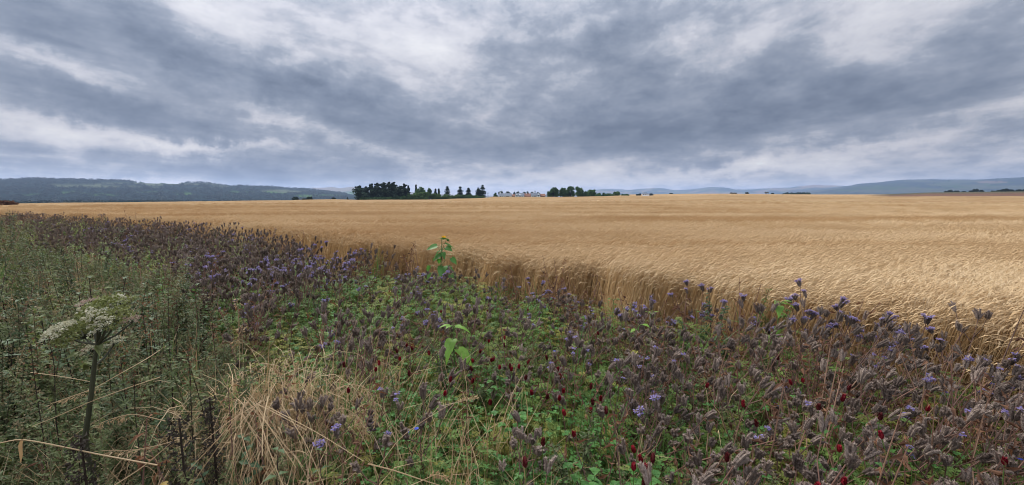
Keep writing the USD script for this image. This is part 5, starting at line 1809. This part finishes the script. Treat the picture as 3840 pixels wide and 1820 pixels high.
for i in range(170):                                              # long pale blades that stand up and arch over
    a = r.uniform(0, 6.283)
    x, y = r.normal(size=2) * [.16, .12]
    L, rise = r.uniform(.5, .85), r.uniform(.55, 1.1)
    t = np.linspace(0, 1, 8)
    out = L * r.uniform(.35, .75) * t ** 1.5
    zz = .04 + .62 * rise * np.sin(np.minimum(t * 1.15, 1.25) * math.pi / 2) - np.clip(t - .6, 0, 1) ** 1.3 * L * r.uniform(.3, 1.0)
    wob = np.cumsum(np.cumsum(r.normal(size=(8, 2)) * .004, 0), 0)
    P = np.stack([x + math.cos(a) * out + wob[:, 0], y + math.sin(a) * out + wob[:, 1], np.maximum(zz, .03)], -1)
    mb.ribbon(P, np.array([1, 1, 1, .95, .9, .75, .5, .1]) * r.uniform(.003, .0052), unit([-math.sin(a), math.cos(a), r.normal() * .4]))
tag(mb.build('arching_blades', LK['straw'], TU), kind='stuff')
mb = MB()
for i in range(900):                                              # curled dead leaf blades in its heart
    a, L = r.uniform(0, 6.283), r.uniform(.08, .26)
    p = np.array([r.normal() * .34, r.normal(-.12, .22), r.uniform(.06, .46)])
    el, P = r.uniform(-.2, 1.0), [p]
    for k in range(6):
        a += r.normal() * .35
        el -= r.uniform(.1, .55)
        P.append(P[-1] + np.array([math.cos(a) * math.cos(el), math.sin(a) * math.cos(el), math.sin(el)]) * L / 6)
    mb.ribbon(P, np.array([1, 1.1, 1, .9, .7, .4, .1]) * r.uniform(.002, .0045), unit(rdir(r, 1)[0] * [1, 1, .3]))
tag(mb.build('curled_blades', LK['straw'], TU), kind='stuff')


def stalk(pts, label, rad=.0022, mat='straw', name='dry_stalk', head=None, cat='dry stalk', group=None, seed=0, leaf=None):
    """A long dry stalk through photograph points (px, py, metres ahead), with an optional seed head at its end."""
    r = np.random.default_rng(950 + seed)
    W = np.array([at_y(*p) for p in pts])
    o = W[0].copy()
    o[2] = float(ground_z(o[0], o[1]))
    t = thing(name, o, 0, label, cat, group)
    W = W - o
    k = np.linspace(0, len(W) - 1, 4 * (len(W) - 1) + 1)
    C = np.stack([np.interp(k, np.arange(len(W)), W[:, j]) for j in range(3)], -1)
    for _ in range(2):
        C[1:-1] = (C[:-2] + 2 * C[1:-1] + C[2:]) / 4
    MB().tube(C, np.linspace(rad, rad * .55, len(C)), 5).build('stem', LK[mat], t)
    if head:
        kind, frac, n, L = head
        m = MB()
        q = r.uniform(frac, 1, n) * (len(C) - 1)
        B = np.stack([np.interp(q, np.arange(len(C)), C[:, j]) for j in range(3)], -1)
        T = unit(C[-1] - C[-3])
        if kind == 'panicle':
            d = unit(rdir(r, n) * .55 + T * .5 + [0, 0, -.55])
            m.slivers(B, B + d * L * .7, np.cross(d, [.3, .5, 1]), .001)
            m.leaves(B + d * L * .35, d + rdir(r, n) * .15, rdir(r, n), L * r.uniform(.45, .8, n), L * .13, .25, .4, .1)
        else:
            d = unit(rdir(r, n) + T * .7)
            m.leaves(B + d * .003, d, rdir(r, n), L * r.uniform(.6, 1.1, n), L * .4, .3, .5, .1)
        m.build('seed_head', LK['straw'], t)
    if leaf:
        P0 = at_y(*leaf[0]) - o
        P1 = at_y(*leaf[1]) - o
        m = MB().ribbon([P0, P0 * .7 + P1 * .3 + [-.004, 0, .004], P0 * .3 + P1 * .7, P1], [.008, .010, .008, .002], unit([.5, .7, .1]))
        m.build('blade', LK['straw'], t)
    return t


S = stalk
S([(590, 1745, 1.42), (370, 1705, 1.40), (280, 1685, 1.38), (80, 1645, 1.34), (0, 1662, 1.33)], 'thick bent tan reed lying across the bottom left corner', .0030, seed=1, leaf=((82, 1648, 1.34), (78, 1735, 1.36)))
S([(620, 1300, 2.2), (545, 1350, 2.0), (445, 1405, 1.9), (360, 1455, 1.85), (290, 1480, 1.8), (190, 1515, 1.75)], 'long straw with feathery seed head slanting behind the hogweed stem', .0022, head=('panicle', .55, 46, .035), seed=2)
S([(600, 1415, 1.8), (480, 1455, 1.75), (330, 1510, 1.7), (220, 1560, 1.66), (120, 1600, 1.62)], 'second long straw slanting below the first behind the hogweed stem', .002, seed=3)
S([(430, 1820, 1.36), (540, 1750, 1.40), (640, 1662, 1.45)], 'straight pale straw rising to the right from the bottom edge', .0026, seed=4)
S([(115, 1397, 2.0), (230, 1412, 1.95), (340, 1432, 1.9)], 'thin straw lying across left of the hogweed stem', .002, seed=5)
S([(700, 1640, 1.6), (600, 1670, 1.55), (500, 1690, 1.5), (380, 1690, 1.45)], 'drooping panicle straw in the lower left', .002, head=('panicle', .4, 50, .032), seed=6)
S([(620, 1580, 1.7), (500, 1550, 1.68), (420, 1570, 1.64), (370, 1590, 1.62)], 'small drooping panicle right of the hogweed stem', .0018, head=('panicle', .4, 40, .03), seed=7)
S([(1180, 1620, 1.62), (1235, 1470, 1.64), (1310, 1440, 1.64), (1370, 1450, 1.63), (1405, 1500, 1.62), (1412, 1590, 1.6)], 'tall arching grass panicle drooping right of the dry tussock', .0018, head=('panicle', .55, 60, .034), seed=8)
S([(1180, 1660, 1.5), (1230, 1540, 1.55), (1300, 1530, 1.54), (1350, 1570, 1.52), (1372, 1640, 1.5)], 'lower arching grass panicle drooping right of the dry tussock', .0018, head=('panicle', .5, 50, .032), seed=9)
S([(1420, 1750, 1.5), (1500, 1640, 1.62), (1600, 1570, 1.72), (1700, 1510, 1.8), (1790, 1488, 1.84)], 'slender straw leaning right with clustered tan seed head', .0015, head=('cluster', .80, 60, .014), seed=10)
S([(1380, 1740, 1.42), (1480, 1765, 1.40), (1580, 1800, 1.38), (1680, 1830, 1.36)], 'stiff pale straw pointing right along the bottom edge', .0026, seed=11, head=None)
S([(1520, 1830, 1.35), (1600, 1795, 1.38), (1640, 1775, 1.40), (1680, 1800, 1.38)], 'tan clustered seed head at the bottom edge left of centre', .0015, head=('cluster', .45, 60, .016), seed=12)
S([(1060, 1520, 2.0), (1062, 1440, 2.1), (1045, 1400, 2.12), (1030, 1380, 2.14)], 'tan clustered grass head above the tussock, left of a pair', .0015, head=('cluster', .55, 60, .016), seed=13)
S([(1080, 1480, 2.05), (1105, 1400, 2.12), (1112, 1362, 2.14)], 'upright tan grass head above the tussock, right of a pair', .0015, head=('cluster', .5, 50, .015), seed=14)
S([(1335, 1450, 2.6), (1380, 1380, 2.7), (1410, 1358, 2.75), (1435, 1370, 2.75)], 'tan seed head leaning right beside the red clover', .0015, head=('cluster', .5, 50, .018), seed=15)
for k, (px, y0, y1, lab) in enumerate([(893, 1300, 1125, 'pale papery oat with hanging spikelets left of the green path'), (908, 1380, 1225, 'second papery oat just below the first one'), (880, 1400, 1270, 'short papery oat leaning left below the other two')]):
    S([(px + 6, y1 + 330, 2.3), (px + 4, y0, 2.45), (px, y1 + 20, 2.5), (px - 3, y1, 2.5)], lab, .0014, head=('panicle', .72, 16, .045), name='wild_oat', cat='oat', seed=20 + k)
# free straws sticking out of the tussock
for k in range(14):
    a = r.uniform(-50, 60)
    x0, y0 = r.uniform(880, 1120), r.uniform(1480, 1570)
    L = r.uniform(180, 420)
    x1, y1 = x0 + L * math.sin(math.radians(a)) * 1.1, min(1850, y0 + L * math.cos(math.radians(a)) * .85)
    d0, d1 = r.uniform(1.5, 1.7), r.uniform(1.32, 1.45)
    S([(x0, y0, d0), ((x0 + x1) / 2 + r.normal() * 10, (y0 + y1) / 2 - 8, (d0 + d1) / 2 - .02), (x1, y1, d1)], 'single pale straw lying over the dry tussock', r.uniform(.0014, .0024), group='single straws over the dry tussock', seed=40 + k)

# ---- dark dead stalks among the weeds


def dark_stalk(px, pyt, pyb, y, label, seed, leaves=True, group=None, rad=.0032, buds=True):
    r = np.random.default_rng(seed)
    p1 = at_y(px, pyt, y)
    p0 = at_y(px + r.normal() * 8, pyb, y)
    gz = float(ground_z(p1[0], p1[1]))
    t = thing('dead_stalk', (p0[0], p0[1], gz), 0, label, 'dead stalk', group)
    top = p1 - np.array([p0[0], p0[1], gz])
    n = 7
    q = np.linspace(0, 1, n)
    C = np.stack([top[0] * q, top[1] * q, top[2] * q], -1) + r.normal(size=(n, 3)) * .004
    MB().tube(C, np.linspace(rad, rad * .4, n), 6).build('stem', LK['darkstem'], t)
    m = MB()
    k = 30
    u = r.uniform(.45, 1.02, k)
    B = top * u[:, None] + r.normal(size=(k, 3)) * [.012, .012, .003]
    m.leaves(B, rdir(r, k) + [0, 0, .3], rdir(r, k), r.uniform(.012, .03, k), .011, .25, .5, .3)
    m.build('leaves', LK['weed'] if leaves else LK['browndead'], t)
    if buds:
        m = MB()
        k = 34
        u = r.uniform(.78, 1.06, k)
        B = top * u[:, None] + r.normal(size=(k, 3)) * [.014, .014, .003]
        m.leaves(B, rdir(r, k) + [0, 0, .8], rdir(r, k), .013, .009, .3)
        m.build('seed_head', LK['browndead'], t)


for k, (px, a, b_, y, lab) in enumerate([(628, 1082, 1370, 2.35, 'tallest dark stalk in the weeds right of the hogweed'), (535, 1140, 1400, 2.2, 'dark stalk nearest the hogweed on its right'), (556, 1150, 1340, 2.4, 'thin dark stalk second right of the hogweed'), (586, 1125, 1330, 2.5, 'thin dark stalk left of the tallest one'), (705, 1310, 1570, 1.9, 'black bare stalk above the withered thistle'), (735, 1105, 1340, 2.6, 'dark leafy stalk right of the tallest one'), (795, 1185, 1345, 2.6, 'leaning dark stalk left of the papery oats'), (455, 1320, 1500, 2.0, 'short dark stalk right behind the hogweed stem'), (190, 1270, 1460, 2.0, 'dark stalk left of the hogweed umbels'), (120, 1290, 1480, 1.9, 'dark stalk near the left edge below the umbels'), (660, 1130, 1330, 2.7, 'dark stalk just right of the tallest one'), (500, 1440, 1610, 1.7, 'short reddish-black stalk left of the black bare one')]):
    dark_stalk(px, a, b_, y, lab, 1000 + k)


def withered(px, pyt, pyb, y, w, label, seed, yellow=0):
    r = np.random.default_rng(seed)
    c = at_y(px, pyb, y)
    tp = at_y(px, pyt, y)
    gz = float(ground_z(c[0], c[1]))
    t = thing('withered_weed', (c[0], c[1], gz), 0, label, 'withered plant')
    h = tp[2] - gz
    MB().tube([[0, 0, 0], [.01, 0, h * .5], [0, .01, h]], [.006, .005, .003], 6).build('stem', LK['darkstem'], t)
    m = MB()
    n = 420
    u = r.uniform(.25, 1.0, n)
    a = r.uniform(0, 6.283, n)
    R = w * .5 * r.uniform(.2, 1, n) * (1.15 - .6 * u)
    B = np.stack([np.cos(a) * R, np.sin(a) * R, h * u], -1)
    m.leaves(B, rdir(r, n) + [0, 0, .2], rdir(r, n), r.uniform(.012, .03, n), .010, .3, .5, .3)
    m.build('seed_heads', LK['deadhead'], t)
    for k in range(yellow):
        a = r.uniform(-1.6, 1.6)
        d = np.array([math.sin(a), -math.cos(a), .15])
        MB().add(*heart_leaf(r, d * .05 + [0, 0, h * r.uniform(.2, .75)], d, r.uniform(.05, .075), .032, droop=.9)).build('leaf', LK['ochre'], t, smooth=True)


LK['deadhead'] = mat_leaf('dead_seed_head', [(0, (.028, .022, .016)), (.6, (.055, .042, .03)), (1, (.10, .075, .05))], .1, .8, .4)
LK['ochre'] = mat_leaf('ochre_leaf', [(0, (.26, .18, .04)), (1, (.36, .25, .07))], .3, .6, .3)
withered(685, 1575, 1800, 1.5, .17, 'dark withered weed with hanging yellow leaves left of the tussock', 1100, 6)
withered(315, 1640, 1830, 1.4, .13, 'dark column of withered seed heads at the foot of the hogweed', 1101)
withered(790, 1495, 1620, 1.8, .12, 'small dark withered weed behind the tussock on its left', 1102)

# ---- small blue flowers
for k, (px, py, lab) in enumerate([(1526, 1624, 'tiny blue flower low in the clover, left of a pair'), (1562, 1610, 'tiny blue flower low in the clover, right of a pair'), (3822, 1724, 'tiny blue flower at the right edge'), (2078, 1319, 'tiny blue flower among the red clover')]):
    p = at(px, py, .42)
    gz = float(ground_z(p[0], p[1]))
    t = thing('blue_flower', (p[0], p[1], gz), 0, lab, 'flower')
    h = p[2] - gz
    MB().tube([[0, .02, 0], [0.005, 0, h * .6], [0, 0, h]], [.0015, .0012, .001], 4).build('stem', LK['fern'], t)
    m = MB()
    a = np.linspace(0, 6.283, 10, endpoint=False)
    o = np.stack([np.cos(a), np.sin(a), .5 + 0 * a], -1)
    m.leaves(np.array([0, 0, h]) + o * .002, o, [0, 0, 1.], .013, .009, .1)
    m.build('petals', LK['blue'], t)

# ---- big clover leaves at the bottom edge
for k, (px, py, lab) in enumerate([(2215, 1790, 'bright clover plant round the red flower at the bottom edge'), (2400, 1780, 'bright clover plant round the dark red flower at the bottom edge'), (1890, 1420, 'lush clover plant below the cluster of red flowers'), (1920, 1550, 'lush clover plant between dry seed heads near the middle')]):
    p = at(px, py, .46)
    gz = float(ground_z(p[0], p[1]))
    t = thing('clover_plant', (p[0], p[1], gz), 0, lab, 'clover')
    r = np.random.default_rng(1200 + k)
    st = MB()
    for j in range(16):
        x, y = r.normal(size=2) * .05
        e = np.array([x, y, r.uniform(.36, .47)])
        st.tube([[x * .2, y * .2, 0], [x * .7, y * .7, e[2] * .6], e], [.0018, .0015, .0012], 4)
        m = MB()
        a0 = r.uniform(0, 6.28)
        for q in range(3):
            a = a0 + q * 2.094
            m.add(*heart_leaf(r, e, np.array([math.cos(a), math.sin(a), .1]), .03, .03, droop=.25))
        m.build('leaf', LK['clover'], t, smooth=True)
    st.build('stem', LK['fern'], t)
